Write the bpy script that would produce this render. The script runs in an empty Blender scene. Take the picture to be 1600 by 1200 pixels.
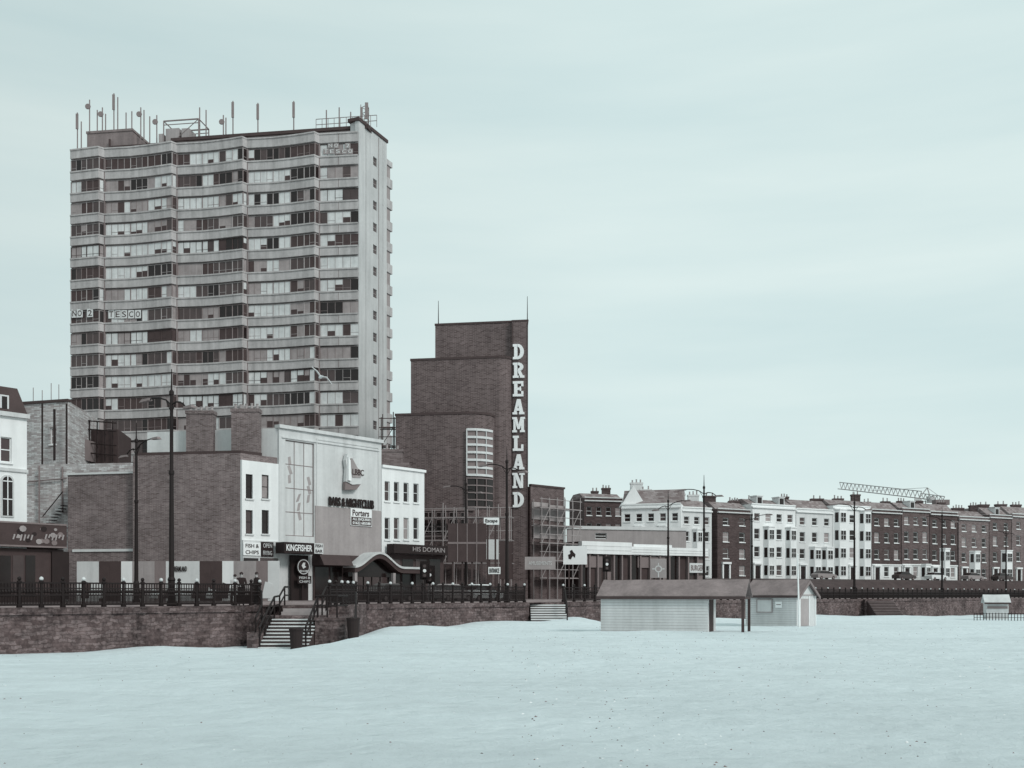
import bpy, bmesh, math, random
from mathutils import Vector as V, noise
R=random.Random(7)
S=bpy.context.scene; C=S.collection
HZ=928.0
def XY(px,Y): return ((px-800)/1600*Y, Y)
def ZP(py,Y): return (HZ-py)/1600*Y
BASE={}
# ------------------------------------------------------------------ materials
def duo(l):
    t=min(1,max(0,(l/0.5)))**.5
    return (min(1,l*(1.52-.52*t)),min(1,l*(.93+.07*t)),min(1,l*(.91+.09*t)),1)
def mat(name,l,var=.2,scale=.8,streak=0,rough=.85,brick=None,spec=.2,bump=0,grain=.5,warp=0,col3=None):
    m=bpy.data.materials.new(name); m.use_nodes=True; nt=m.node_tree; N=nt.nodes; L=nt.links
    b=N['Principled BSDF']; b.inputs['Roughness'].default_value=rough; b.inputs['Specular IOR Level'].default_value=spec
    tc=N.new('ShaderNodeTexCoord')
    def nz(sc,vec=None,det=5):
        n=N.new('ShaderNodeTexNoise'); n.inputs['Scale'].default_value=sc; n.inputs['Detail'].default_value=det
        n.inputs['Roughness'].default_value=.6
        L.new(vec or tc.outputs['Object'],n.inputs['Vector']); return n.outputs['Fac']
    def ma(op,a,c):
        n=N.new('ShaderNodeMath'); n.operation=op
        for i,q in enumerate((a,c)):
            if isinstance(q,(int,float)): n.inputs[i].default_value=q
            else: L.new(q,n.inputs[i])
        return n.outputs[0]
    def term(f,k): return ma('MULTIPLY',ma('SUBTRACT',f,.5),k*3)
    v=ma('ADD',1.0,term(nz(scale),var))
    v=ma('ADD',v,term(nz(scale*11,det=3),var*grain))
    if streak:
        mp=N.new('ShaderNodeMapping'); mp.inputs['Scale'].default_value=(1.6,1.6,.12)
        L.new(tc.outputs['Object'],mp.inputs['Vector'])
        v=ma('ADD',v,term(nz(1.0,mp.outputs[0]),streak))
    v=ma('MAXIMUM',v,.15)
    col=None
    if brick:
        sp=N.new('ShaderNodeSeparateXYZ'); L.new(tc.outputs['Object'],sp.inputs[0])
        u=ma('ADD',ma('MULTIPLY',sp.outputs[0],.8),ma('MULTIPLY',sp.outputs[1],.5)); zz=sp.outputs[2]
        if warp: u=ma('ADD',u,term(nz(2.2),warp)); zz=ma('ADD',zz,term(nz(1.7,det=3),warp*.6))
        cb=N.new('ShaderNodeCombineXYZ'); L.new(u,cb.inputs[0]); L.new(zz,cb.inputs[1])
        bk=N.new('ShaderNodeTexBrick'); L.new(cb.outputs[0],bk.inputs['Vector'])
        w,h,mo,ml=brick
        bk.inputs['Scale'].default_value=1; bk.inputs['Brick Width'].default_value=w; bk.inputs['Row Height'].default_value=h
        bk.inputs['Mortar Size'].default_value=mo; bk.inputs['Mortar Smooth'].default_value=.4
        bk.inputs['Color1'].default_value=duo(l*1.3); bk.inputs['Color2'].default_value=duo(l*.6); bk.inputs['Mortar'].default_value=duo(l*ml)
        col=bk.outputs['Color']
    sc=N.new('ShaderNodeVectorMath'); sc.operation='SCALE'
    if col: L.new(col,sc.inputs[0])
    else: sc.inputs[0].default_value=col3 or duo(l)[:3]
    L.new(v,sc.inputs['Scale']); L.new(sc.outputs[0],b.inputs['Base Color'])
    if bump:
        bp=N.new('ShaderNodeBump'); bp.inputs['Strength'].default_value=bump; bp.inputs['Distance'].default_value=.08
        L.new(nz(scale*6),bp.inputs['Height']); L.new(bp.outputs[0],b.inputs['Normal'])
    return m
M={}
M['concrete']=mat('concrete_weathered',.40,.24,.3,.32)
M['concrete_dark']=mat('concrete_stained',.19,.24,.4,.24)
M['endwall']=mat('concrete_pale',.48,.13,.25,.18)
M['stucco']=mat('stucco_white',.8,.06,.4,.1)
M['stucco_two']=mat('stucco_cream',.66,.08,.4,.12)
M['stucco_grey']=mat('stucco_grey',.6,.12,.35,.18)
M['stucco_dull']=mat('stucco_dull',.32,.16,.5,.18)
M['white']=mat('white_paint',.84,.03,1)
M['offwhite']=mat('offwhite_paint',.64,.08,1,.06)
M['brick']=mat('brick_dark_stock',.14,.32,.3,.18,brick=(.3,.1,.016,1.6),grain=.8)
M['brick_cinema']=mat('brick_cinema',.088,.22,.22,.22,brick=(.36,.135,.022,1.7),grain=.8)
M['brick_light']=mat('brick_painted_worn',.47,.24,.5,.2,brick=(.4,.14,.02,.7),grain=.8)
M['brick_terrace']=mat('brick_terrace',.062,.18,.4,.05,brick=(.4,.13,.02,1.4))
M['brick_red']=mat('brick_terrace_worn',.095,.18,.4,.08,brick=(.4,.13,.02,1.4))
M['brick_brown']=mat('brick_brown',.14,.18,.4,.08,brick=(.4,.13,.02,1.3))
M['stone']=mat('sea_wall_stone',.10,.7,.5,.34,rough=.95,brick=(.4,.17,.02,.6),bump=1.0,warp=.19,grain=1.0)
M['coping']=mat('coping_stone',.26,.25,.8)
M['slate']=mat('slate',.22,.18,.6,.08,brick=(.5,.25,.015,.7))
M['roof_felt']=mat('roof_felt',.19,.34,.6,.24)
M['iron']=mat('black_iron',.012,.2,2,rough=.6,spec=.2)
M['dark']=mat('dark_paint',.02,.2,1,rough=.6)
M['brown']=mat('brown_paint',.055,.22,1)
M['mid']=mat('mid_grey_paint',.19,.14,.8,.08)
M['steel']=mat('galvanised_steel',.2,.15,2,rough=.5)
M['glass']=mat('glass_dark',.014,.4,.5,rough=.15,spec=.35,grain=.1)
M['glass2']=mat('glass_grey',.055,.35,.6,rough=.2,spec=.35,grain=.1)
M['curtain']=mat('net_curtain',.6,.18,1.2,.2,rough=.9)
M['curtain2']=mat('drawn_curtain',.28,.24,1.2,.2,rough=.9)
M['timber']=mat('hut_boards',.6,.1,.5,.16)
M['asphalt']=mat('asphalt',.05,.15,.5)
M['paving']=mat('paving',.14,.15,.5)
M['grass']=mat('rough_grass',.05,.35,.7,grain=1)
M['skin']=mat('skin',.4,.05,3); M['hair']=mat('hair',.03,.2,8); M['coat']=mat('dark_coat',.025,.15,3); M['coatl']=mat('pale_coat',.42,.1,3)
M['trouser']=mat('trousers',.04,.15,3); M['rubber']=mat('rubber',.02,.1,3)
M['cargrey']=mat('car_paint_grey',.25,.03,1,rough=.3,spec=.5); M['carwhite']=mat('car_paint_white',.75,.03,1,rough=.3,spec=.5); M['cardark']=mat('car_paint_dark',.04,.03,1,rough=.3,spec=.5)
M['crane']=mat('crane_paint',.42,.05,1)
def sandmat():
    m=mat('beach_sand',.6,.035,.12,rough=.95,spec=.1,grain=1.0,col3=(.69,.755,.775))
    nt=m.node_tree; N=nt.nodes; L=nt.links; b=N['Principled BSDF']; tc=N.new('ShaderNodeTexCoord')
    old=b.inputs['Base Color'].links[0].from_socket
    def noi(sc,det,rg,vec):
        n=N.new('ShaderNodeTexNoise'); n.inputs['Scale'].default_value=sc; n.inputs['Detail'].default_value=det; n.inputs['Roughness'].default_value=rg; L.new(vec,n.inputs['Vector']); return n.outputs['Fac']
    def rng(s,a,b_,c,d):
        r=N.new('ShaderNodeMapRange'); r.inputs[1].default_value=a; r.inputs[2].default_value=b_; r.inputs[3].default_value=c; r.inputs[4].default_value=d; L.new(s,r.inputs[0]); return r.outputs[0]
    def mul(a,c):
        n=N.new('ShaderNodeMath'); n.operation='MULTIPLY'; L.new(a,n.inputs[0]); L.new(c,n.inputs[1]); return n.outputs[0]
    mp=N.new('ShaderNodeMapping'); mp.inputs['Scale'].default_value=(.09,.22,.2); L.new(tc.outputs['Object'],mp.inputs[0])
    a=rng(noi(1.2,9,.65,mp.outputs[0]),.36,.6,.94,1.02)
    c=rng(noi(20,4,.6,tc.outputs['Object']),.6,.72,1,.82)
    d=rng(noi(1.1,7,.7,tc.outputs['Object']),.33,.55,.93,1.01)  # patchy tone painted into the albedo in place of shading on trodden sand
    k=mul(mul(a,c),d)
    sc=N.new('ShaderNodeVectorMath'); sc.operation='SCALE'; L.new(old,sc.inputs[0]); L.new(k,sc.inputs['Scale']); L.new(sc.outputs[0],b.inputs['Base Color'])
    n3=noi(2.6,10,.75,tc.outputs['Object'])
    vo=N.new('ShaderNodeTexVoronoi'); vo.inputs['Scale'].default_value=2.4; vo.feature='SMOOTH_F1'; L.new(tc.outputs['Object'],vo.inputs['Vector'])
    mv=rng(vo.outputs['Distance'],.05,.4,0,1)
    ad=N.new('ShaderNodeMath'); ad.operation='MULTIPLY_ADD'; L.new(mv,ad.inputs[0]); ad.inputs[1].default_value=.35; L.new(n3,ad.inputs[2])
    bp=N.new('ShaderNodeBump'); bp.inputs['Strength'].default_value=.8; bp.inputs['Distance'].default_value=.13; L.new(ad.outputs[0],bp.inputs['Height']); L.new(bp.outputs[0],b.inputs['Normal'])
    return m
M['sand']=sandmat()
# ------------------------------------------------------------------ builders
class Face:
    def __init__(s,a,b):
        s.a=V((a[0],a[1],0)); e=V((b[0],b[1],0)); s.L=(e-s.a).length; s.d=(e-s.a).normalized(); s.n=V((s.d.y,-s.d.x,0))
    def p(s,u,d,z): q=s.a+s.d*u+s.n*d; return V((q.x,q.y,z))
    def uz(s,px,py):
        k=(px-800)/1600; u=(k*s.a.y-s.a.x)/(s.d.x-k*s.d.y); Y=s.a.y+u*s.d.y
        return u,(HZ-py)/1600*Y
    def rect(s,x0,x1,y0,y1):
        c=(x0+x1)/2; return (s.uz(x0,0)[0],s.uz(x1,0)[0],s.uz(c,y1)[1],s.uz(c,y0)[1])
    def off(s,d): return Face(s.p(0,d,0)[:2],s.p(s.L,d,0)[:2])
class MB:
    def __init__(s): s.v=[];s.f=[];s.m=[]
    def add(s,pts,faces,mi=0):
        n=len(s.v); s.v+=[V(p) for p in pts]; s.f+=[tuple(i+n for i in f) for f in faces]; s.m+=[mi]*len(faces); return s
    def quad(s,a,b,c,d,mi=0): return s.add([a,b,c,d],[(0,1,2,3)],mi)
    def hexa(s,p,mi=0): return s.add(p,[(3,2,1,0),(4,5,6,7),(0,1,5,4),(1,2,6,5),(2,3,7,6),(3,0,4,7)],mi)
    def box(s,x0,x1,y0,y1,z0,z1,mi=0):
        return s.hexa([(x0,y0,z0),(x1,y0,z0),(x1,y1,z0),(x0,y1,z0),(x0,y0,z1),(x1,y0,z1),(x1,y1,z1),(x0,y1,z1)],mi)
    def fbox(s,F,u0,u1,d0,d1,z0,z1,mi=0):
        p=F.p; return s.hexa([p(u0,d1,z0),p(u1,d1,z0),p(u1,d0,z0),p(u0,d0,z0),p(u0,d1,z1),p(u1,d1,z1),p(u1,d0,z1),p(u0,d0,z1)],mi)
    def prism(s,poly,z0,z1,mi=0):
        n=len(poly); pts=[(p[0],p[1],z0) for p in poly]+[(p[0],p[1],z1) for p in poly]
        return s.add(pts,[tuple(range(n))[::-1],tuple(range(n,2*n))]+[(i,(i+1)%n,n+(i+1)%n,n+i) for i in range(n)],mi)
    def fprism(s,F,poly,d0,d1,mi=0):
        n=len(poly); pts=[F.p(u,d1,z) for u,z in poly]+[F.p(u,d0,z) for u,z in poly]
        return s.add(pts,[tuple(range(n)),tuple(range(n,2*n))[::-1]]+[(i,(i+1)%n,n+(i+1)%n,n+i) for i in range(n)],mi)
    def tube(s,p,q,r,r2=None,n=6,mi=0):
        p=V(p);q=V(q); r2=r if r2 is None else r2; a=(q-p).normalized(); t=V((0,0,1)) if abs(a.z)<.9 else V((1,0,0))
        x=a.cross(t).normalized(); y=a.cross(x); pts=[]
        for c,rr in((p,r),(q,r2)):
            for i in range(n):
                an=2*math.pi*(i+.5)/n; pts.append(c+x*rr*math.cos(an)+y*rr*math.sin(an))
        return s.add(pts,[(i,(i+1)%n,n+(i+1)%n,n+i) for i in range(n)]+[tuple(range(n))[::-1],tuple(range(n,2*n))],mi)
    def path(s,pts,r,n=6,mi=0):
        for a,b in zip(pts,pts[1:]): s.tube(a,b,r,n=n,mi=mi)
        return s
    def lathe(s,c,prof,n=10,mi=0,ax='z'):
        c=V(c); pts=[]; k=len(prof)
        for r,z in prof:
            for i in range(n):
                a=2*math.pi*i/n; x,y=r*math.cos(a),r*math.sin(a)
                pts.append(c+(V((x,y,z)) if ax=='z' else V((x,z,y)) if ax=='y' else V((z,x,y))))
        fs=[(j*n+i,j*n+(i+1)%n,(j+1)*n+(i+1)%n,(j+1)*n+i) for j in range(k-1) for i in range(n)]
        fs+=[tuple(range(n))[::-1],tuple(range((k-1)*n,k*n))]
        return s.add(pts,fs,mi)
    def disc(s,F,u,z,r,d0,d1,n=24,mi=0):
        return s.fprism(F,[(u+r*math.cos(2*math.pi*i/n),z+r*math.sin(2*math.pi*i/n)) for i in range(n)],d0,d1,mi)
    def build(s,name,mats,parent=None,base=None,smooth=False):
        b=BASE[parent.name] if parent else V(base if base is not None else (0,0,0))
        me=bpy.data.meshes.new(name); me.from_pydata([v-b for v in s.v],[],s.f)
        if not isinstance(mats,(list,tuple)): mats=[mats]
        for m in mats: me.materials.append(M[m] if isinstance(m,str) else m)
        for p,i in zip(me.polygons,s.m): p.material_index=i
        bm=bmesh.new(); bm.from_mesh(me); bmesh.ops.recalc_face_normals(bm,faces=bm.faces); bm.to_mesh(me); bm.free()
        if smooth:
            for p in me.polygons: p.use_smooth=True
        o=bpy.data.objects.new(name,me); C.objects.link(o)
        if parent: o.parent=parent
        else: o.location=b
        BASE[o.name]=b
        return o
def tag(o,label=None,cat=None,group=None,kind=None):
    if label:o['label']=label
    if cat:o['category']=cat
    if group:o['group']=group
    if kind:o['kind']=kind
    return o
def thing(name,label,cat,base,group=None):
    o=bpy.data.objects.new(name,None); C.objects.link(o); o.location=base; o.empty_display_size=.3
    BASE[o.name]=V(base); return tag(o,label,cat,group)
def copy_tree(o,par=None,loc=None,rot=None,scale=None,label=None,group=None):
    c=o.copy(); C.objects.link(c); c.parent=par
    if loc is not None: c.location=loc
    if rot is not None: c.rotation_euler=(0,0,rot)
    if scale is not None: c.scale=(scale,)*3
    if label: c['label']=label
    if group: c['group']=group
    for ch in list(o.children): copy_tree(ch,c)
    return c
TC={}
def text(s,F,r,d,m,parent,name='lettering',bold=.015,th=.03):
    """one line of lettering fitted into rect r=(u0,u1,z0,z1) on face F"""
    key=(s,bold)
    if key not in TC:
        cu=bpy.data.curves.new('t','FONT'); cu.body=s; cu.extrude=.5; cu.offset=bold; cu.resolution_u=3
        o=bpy.data.objects.new('t',cu); C.objects.link(o); dg=bpy.context.evaluated_depsgraph_get()
        me=bpy.data.meshes.new_from_object(o.evaluated_get(dg)); TC[key]=([v.co.copy() for v in me.vertices],[tuple(p.vertices) for p in me.polygons])
        bpy.data.objects.remove(o); bpy.data.curves.remove(cu); bpy.data.meshes.remove(me)
    vs,fs=TC[key]; x0=min(v.x for v in vs);x1=max(v.x for v in vs);y0=min(v.y for v in vs);y1=max(v.y for v in vs)
    u0,u1,z0,z1=r; mb=MB()
    mb.add([F.p(u0+(v.x-x0)/(x1-x0)*(u1-u0),d+(v.z+.5)*th,z0+(v.y-y0)/(y1-y0)*(z1-z0)) for v in vs],fs)
    return mb.build(name,m,parent)
def wall_open(m,F,u0,u1,z0,z1,rects,depth=.2,mi=0,mr=None):
    mr=mi if mr is None else mr
    us=sorted({u0,u1,*[min(max(x,u0),u1) for r in rects for x in r[:2]]}); zs=sorted({z0,z1,*[min(max(x,z0),z1) for r in rects for x in r[2:]]})
    for a,b in zip(us,us[1:]):
        for c,e in zip(zs,zs[1:]):
            uc,zc=(a+b)/2,(c+e)/2
            if any(r[0]<uc<r[1] and r[2]<zc<r[3] for r in rects): continue
            m.quad(F.p(a,0,c),F.p(b,0,c),F.p(b,0,e),F.p(a,0,e),mi)
    for a,b,c,e in rects:
        p=F.p
        m.quad(p(a,0,c),p(a,-depth,c),p(a,-depth,e),p(a,0,e),mr); m.quad(p(b,0,c),p(b,-depth,c),p(b,-depth,e),p(b,0,e),mr)
        m.quad(p(a,0,c),p(b,0,c),p(b,-depth,c),p(a,-depth,c),mr); m.quad(p(a,0,e),p(b,0,e),p(b,-depth,e),p(a,-depth,e),mr)
def window(F,r,par,fm='white',pm=None,nx=1,ny=2,depth=.2,bar=.07,sill='white',name='window'):
    u0,u1,z0,z1=r; m=MB(); d0=-depth+.01; d1=d0+.07
    m.fbox(F,u0+.01,u1-.01,d0,d1,z0+.01,z0+bar); m.fbox(F,u0+.01,u1-.01,d0,d1,z1-bar,z1-.01)
    m.fbox(F,u0+.01,u0+bar,d0,d1,z0+bar,z1-bar); m.fbox(F,u1-bar,u1-.01,d0,d1,z0+bar,z1-bar)
    for i in range(1,nx): u=u0+(u1-u0)*i/nx; m.fbox(F,u-bar*.4,u+bar*.4,d0,d1-.01,z0+bar,z1-bar)
    for j in range(1,ny): z=z0+(z1-z0)*j/ny; m.fbox(F,u0+bar,u1-bar,d0,d1-.02,z-bar*.45,z+bar*.45)
    w=m.build(name,fm,par)
    pm=pm or R.choice(['glass','glass','glass2','glass','curtain2'])
    MB().quad(F.p(u0+.02,d0+.03,z0+.02),F.p(u1-.02,d0+.03,z0+.02),F.p(u1-.02,d0+.03,z1-.02),F.p(u0+.02,d0+.03,z1-.02)).build('pane',pm,w)
    if sill: MB().fbox(F,u0-.08,u1+.08,.004,.12,z0-.13,z0-.005).build('sill',sill,w)
    return w
def building(name,label,cat,F,u0,u1,z0,z1,back,rects,wm,bm=None,zb=None,group=None,fm='white',nx=1,ny=2,sill='white',depth=.2,zsplit=None,gm=None,pm=None):
    root=thing(name,label,cat,F.p((u0+u1)/2,0,z0),group); m=MB(); back=V((back[0],back[1],0))
    if zsplit: wall_open(m,F,u0,u1,z0,zsplit,[r for r in rects if r[3]<=zsplit+.01],depth,2); wall_open(m,F,u0,u1,zsplit,z1,[r for r in rects if r[2]>=zsplit-.01],depth,0)
    else: wall_open(m,F,u0,u1,z0,z1,rects,depth,0)
    dd=-depth-.02; zb=zb or z1-.01
    a=F.p(u0+.003,dd,0); b=F.p(u1-.003,dd,0); m.prism([a,b,b+back,a+back],z0,zb,1)
    for u in(u0,u1): m.quad(F.p(u,0,z0),F.p(u,dd,z0),F.p(u,dd,z1),F.p(u,0,z1),0)
    m.quad(F.p(u0,0,z1),F.p(u1,0,z1),F.p(u1,dd,z1),F.p(u0,dd,z1),0)
    m.build('wall',[wm,bm or wm,gm or wm],root)
    for r in rects: window(F,r,root,fm,pm,nx,ny,depth,sill=sill)
    return root
def chimney(par,x,y,z0,z1,w,dep,m='brick_brown',pots=3,potm='stucco_dull'):
    b=MB().box(x-w/2,x+w/2,y-dep/2,y+dep/2,z0,z1); b.box(x-w/2-.07,x+w/2+.07,y-dep/2-.07,y+dep/2+.07,z1-.28,z1+.003)
    c=b.build('chimney',m,par)
    for i in range(pots):
        px=x-w/2+w*(i+.5)/pots; h=R.uniform(.8,1.3)
        MB().lathe((px,y,z1),[(.14,0),(.12,.1*h),(.1,.42*h),(.13,.45*h),(.13,.5*h)],8).build('chimney_pot',potm,c)
# ------------------------------------------------------------------ world, sun, camera
w=bpy.data.worlds.new('World'); S.world=w; w.use_nodes=True; nt=w.node_tree; N=nt.nodes; L=nt.links
for n in list(N): N.remove(n)
SD=V((.62,-.62,.62)).normalized()
out=N.new('ShaderNodeOutputWorld'); mx=N.new('ShaderNodeMixShader'); b1=N.new('ShaderNodeBackground'); b2=N.new('ShaderNodeBackground')
sk=N.new('ShaderNodeTexSky'); sk.sky_type='NISHITA'; sk.sun_disc=False; sk.sun_elevation=math.asin(SD.z); sk.sun_rotation=math.atan2(SD.x,SD.y)
L.new(sk.outputs[0],b1.inputs[0]); b1.inputs[1].default_value=.1
tc=N.new('ShaderNodeTexCoord'); mp=N.new('ShaderNodeMapping'); mp.inputs['Scale'].default_value=(1.2,1.2,9); mp.inputs['Rotation'].default_value=(0,math.radians(3),0); L.new(tc.outputs['Generated'],mp.inputs[0])
nz=N.new('ShaderNodeTexNoise'); nz.inputs['Scale'].default_value=1.5; nz.inputs['Detail'].default_value=6; nz.inputs['Roughness'].default_value=.5; L.new(mp.outputs[0],nz.inputs['Vector'])
rp=N.new('ShaderNodeValToRGB'); rp.color_ramp.elements[0].position=.28; rp.color_ramp.elements[0].color=(.63,.785,.79,1); rp.color_ramp.elements[1].position=.72; rp.color_ramp.elements[1].color=(.77,.895,.875,1); L.new(nz.outputs['Fac'],rp.inputs[0])
sp=N.new('ShaderNodeSeparateXYZ'); L.new(tc.outputs['Generated'],sp.inputs[0])
mr=N.new('ShaderNodeMapRange'); mr.inputs[1].default_value=.0; mr.inputs[2].default_value=.16; mr.inputs[3].default_value=.6; mr.inputs[4].default_value=0; L.new(sp.outputs[2],mr.inputs[0])
mh=N.new('ShaderNodeMix'); mh.data_type='RGBA'; L.new(mr.outputs[0],mh.inputs[0]); L.new(rp.outputs[0],mh.inputs[6]); mh.inputs[7].default_value=(.81,.91,.895,1)
mr2=N.new('ShaderNodeMapRange'); mr2.inputs[1].default_value=-.5; mr2.inputs[2].default_value=.1; mr2.inputs[3].default_value=.86; mr2.inputs[4].default_value=1; L.new(sp.outputs[0],mr2.inputs[0])
vs=N.new('ShaderNodeVectorMath'); vs.operation='SCALE'; L.new(mh.outputs[2],vs.inputs[0]); L.new(mr2.outputs[0],vs.inputs['Scale']); L.new(vs.outputs[0],b2.inputs[0]); b2.inputs[1].default_value=1
mx.inputs[0].default_value=.94; L.new(b1.outputs[0],mx.inputs[1]); L.new(b2.outputs[0],mx.inputs[2]); L.new(mx.outputs[0],out.inputs[0])
sl=bpy.data.lights.new('sun','SUN'); sl.energy=1.5; sl.angle=math.radians(12); sl.color=(1,.985,.96); so=bpy.data.objects.new('sun',sl); C.objects.link(so); so.rotation_euler=(-SD).to_track_quat('-Z','Y').to_euler(); so.location=(30,-30,60)
cam=bpy.data.cameras.new('camera'); co=bpy.data.objects.new('camera',cam); C.objects.link(co); co.rotation_euler=(math.pi/2,0,0); cam.sensor_width=36; cam.lens=36; cam.shift_y=.205; cam.clip_end=9000; cam.clip_start=.1; S.camera=co
S.view_settings.view_transform='Standard'; S.view_settings.look='None'; S.view_settings.exposure=0
# ------------------------------------------------------------------ ground
def sst(a,b,x): t=min(1,max(0,(x-a)/(b-a))); return t*t*(3-2*t)
def gb(x,y,cx,cy,sx,sy): return math.exp(-((x-cx)/sx)**2-((y-cy)/sy)**2)
def sandz(x,y):
    z=-1.65-.0095*max(0,min(y,200))
    z-=.55*sst(-7.2,-10.5,x)*sst(24,44,y)
    z+=.45*gb(x,y,-1,71,6,4)+.55*gb(x,y,4.6,74.5,2.2,2.5)+.12*gb(x,y,8,57,6,3)+.5*gb(x,y,32,108,6,4)+.5*gb(x,y,16,86,6,5)+.35*gb(x,y,44,118,6,4)
    z+=.22*gb(x,y,-16,47.5,3,2)+.3*gb(x,y,-6,63,3,3)+.25*gb(x,y,9,66,2.5,2)
    if y<180: z+=.10*noise.noise(V((x*.16,y*.16,0)))+.05*noise.noise(V((x*.7,y*.7,3)))+.024*noise.noise(V((x*1.7,y*1.7,5)))
    return z
def lin(a,b,s):
    n=int((b-a)/s); return [a+(b-a)*i/n for i in range(n+1)]
xs=[-900,-400,-150,-80]+lin(-55,60,.42)+lin(61,110,1.4)+[130,180,400,900]; ys=[-600,-150,-40]+lin(-6,4,2)+lin(4.4,34,.26)+lin(34.6,112,.6)+lin(114,170,2.5)+[200,300,420]
m=MB(); m.v=[V((x,y,sandz(x,y))) for y in ys for x in xs]; nx=len(xs)
m.f=[(j*nx+i,j*nx+i+1,(j+1)*nx+i+1,(j+1)*nx+i) for j in range(len(ys)-1) for i in range(nx-1)]; m.m=[0]*len(m.f)
tag(m.build('sand','sand',smooth=True),kind='structure')
WL=[(-50,13.5),(-21.8,43.6),(-14,52),(-9.3,61.5),(1.2,74),(4.1,77.6),(34.5,115),(68,148),(150,215),(500,480)]
gz=-.66
m=MB(); poly=WL+[(4000,5000),(-4000,5000),(-4000,-40)]; m.add([(x,y,gz) for x,y in poly],[tuple(range(len(poly)))]); tag(m.build('ground','paving'),kind='structure')
def offs(pts,d):
    res=[]
    for i,p in enumerate(pts):
        a=V(pts[max(0,i-1)]); b=V(pts[min(len(pts)-1,i+1)]); t=(b-a).normalized(); res.append((p[0]-t.y*d,p[1]+t.x*d))
    return res
RP=[(-50,13.5),(-21.8,43.6),(1.2,74),(34.5,115),(68,148),(150,215)]
def strip(name,d0,d1,z0,z1,mt):
    a=offs(RP,d0); b=offs(RP,d1); m=MB()
    for i in range(len(RP)-1):
        m.hexa([(*a[i],z0),(*a[i+1],z0),(*b[i+1],z0),(*b[i],z0),(*a[i],z1),(*a[i+1],z1),(*b[i+1],z1),(*b[i],z1)])
    return tag(m.build(name,mt),kind='structure')
strip('road',5.2,13,gz-.1,gz+.008,'asphalt'); strip('kerb',5,5.15,gz-.1,gz+.12,'coping'); strip('kerb',13.05,13.25,gz-.1,gz+.12,'coping'); strip('pavement',13.3,27.5,gz-.1,gz+.10,'paving')
m=MB(); c=offs(RP,9.1)
for i in range(len(c)-1):
    a=V(c[i]);b=V(c[i+1]); n=int((b-a).length/6); t=(b-a).normalized()
    for k in range(n):
        p=a+(b-a)*k/n; q=p+t*3; s=V((-t.y,t.x))*.06
        m.add([(*(p-s),gz+.012),(*(q-s),gz+.012),(*(q+s),gz+.012),(*(p+s),gz+.012)],[(0,1,2,3)])
tag(m.build('road_marking','white'),kind='structure')
fr=[(20,119.5),(24.6,124.8),(40,140),(58,158),(95,183)]; bk=[(24,152),(35.8,153),(50,160.5),(66,169.3),(104,189.6)]
m=MB(); n=12
for i in range(len(fr)):
    for j in range(n+1):
        t=j/n; x=fr[i][0]+(bk[i][0]-fr[i][0])*t; y=fr[i][1]+(bk[i][1]-fr[i][1])*t
        m.v.append(V((x,y,gz+.02+(2.3-gz)*sst(0,1,t)+(.12*noise.noise(V((x*.4,y*.4,0))) if 0<j<n else 0))))
for i in range(len(fr)-1):
    for j in range(n): m.f.append((i*(n+1)+j,(i+1)*(n+1)+j,(i+1)*(n+1)+j+1,i*(n+1)+j+1)); m.m.append(0)
tag(m.build('grass_bank','grass',smooth=True),kind='structure')
m=MB(); m.prism([(24,152),(35.8,153),(50,160.5),(66,169.3),(104,189.6),(160,220),(160,420),(24,420)],gz-.1,2.3); tag(m.build('upper_road','asphalt'),kind='structure')
# ------------------------------------------------------------------ sea wall
def seawall(pts,label):
    root=thing('sea_wall',label,'sea wall',(*pts[0],-3.2)); m=MB(); cp=MB()
    fine=[]
    for a,b in zip(pts,pts[1:]):
        l=(V(b)-V(a)).length; k=max(1,int(l/(.3 if l<60 else 4)))
        fine+=[tuple(V(a)+(V(b)-V(a))*i/k) for i in range(k)]
    fine.append(tuple(pts[-1])); nr=12; rows=[]
    for r in range(nr+1):
        t=r/nr; o=offs(fine,-.28*(1-t)); z=-4+(3.1)*t
        rows.append([(x+(.08*noise.noise(V((x*2.6,y*2.6,z*4)))),y-(.11*noise.noise(V((x*2.6+9,y*2.6,z*4)))),z) for x,y in o])
    n=len(fine)
    for r in rows: m.v+=[V(p) for p in r]
    for r in range(nr):
        for i in range(n-1): m.f.append((r*n+i,r*n+i+1,(r+1)*n+i+1,(r+1)*n+i)); m.m.append(0)
    b=offs(fine,.9)
    m.prism([*offs(fine,.06),*b[::-1]],-4,-.92)
    ca=offs(fine,-.1); cb=offs(fine,.8)
    for i in range(0,n-1,3):
        e=min(i+3,n-1); j=.025*noise.noise(V((ca[i][0]*.8,ca[i][1]*.8,1))); s=R.uniform(-.03,.03); tx=V(ca[i]).lerp(V(cb[i]),s); ty=V(ca[e]).lerp(V(cb[e]),s)
        cp.hexa([(*tx,-.905),(*ty,-.905),(*cb[e],-.905),(*cb[i],-.905),(*tx,-.6+j),(*ty,-.6+j),(*cb[e],-.6+j),(*cb[i],-.6+j)])
    m.build('stone_face','stone',root); cp.build('coping','stone',root)
seawall([(-50,13.5),(-21.8,43.6),(-14.9,51.0),(-14.1,51.9),(-13.5,52.8),(-13.15,54),(-13.2,55.6)],'long dark stone sea wall on the left, curving in at the railed beach steps')
seawall([(-9.0,61.9),(1.2,74)],'dark stone sea wall between the railed beach steps and the pale steps')
seawall([(4.1,77.6),(34.5,115),(68,148),(150,215),(500,480)],'far stone sea wall running behind the beach huts to the right')
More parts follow.
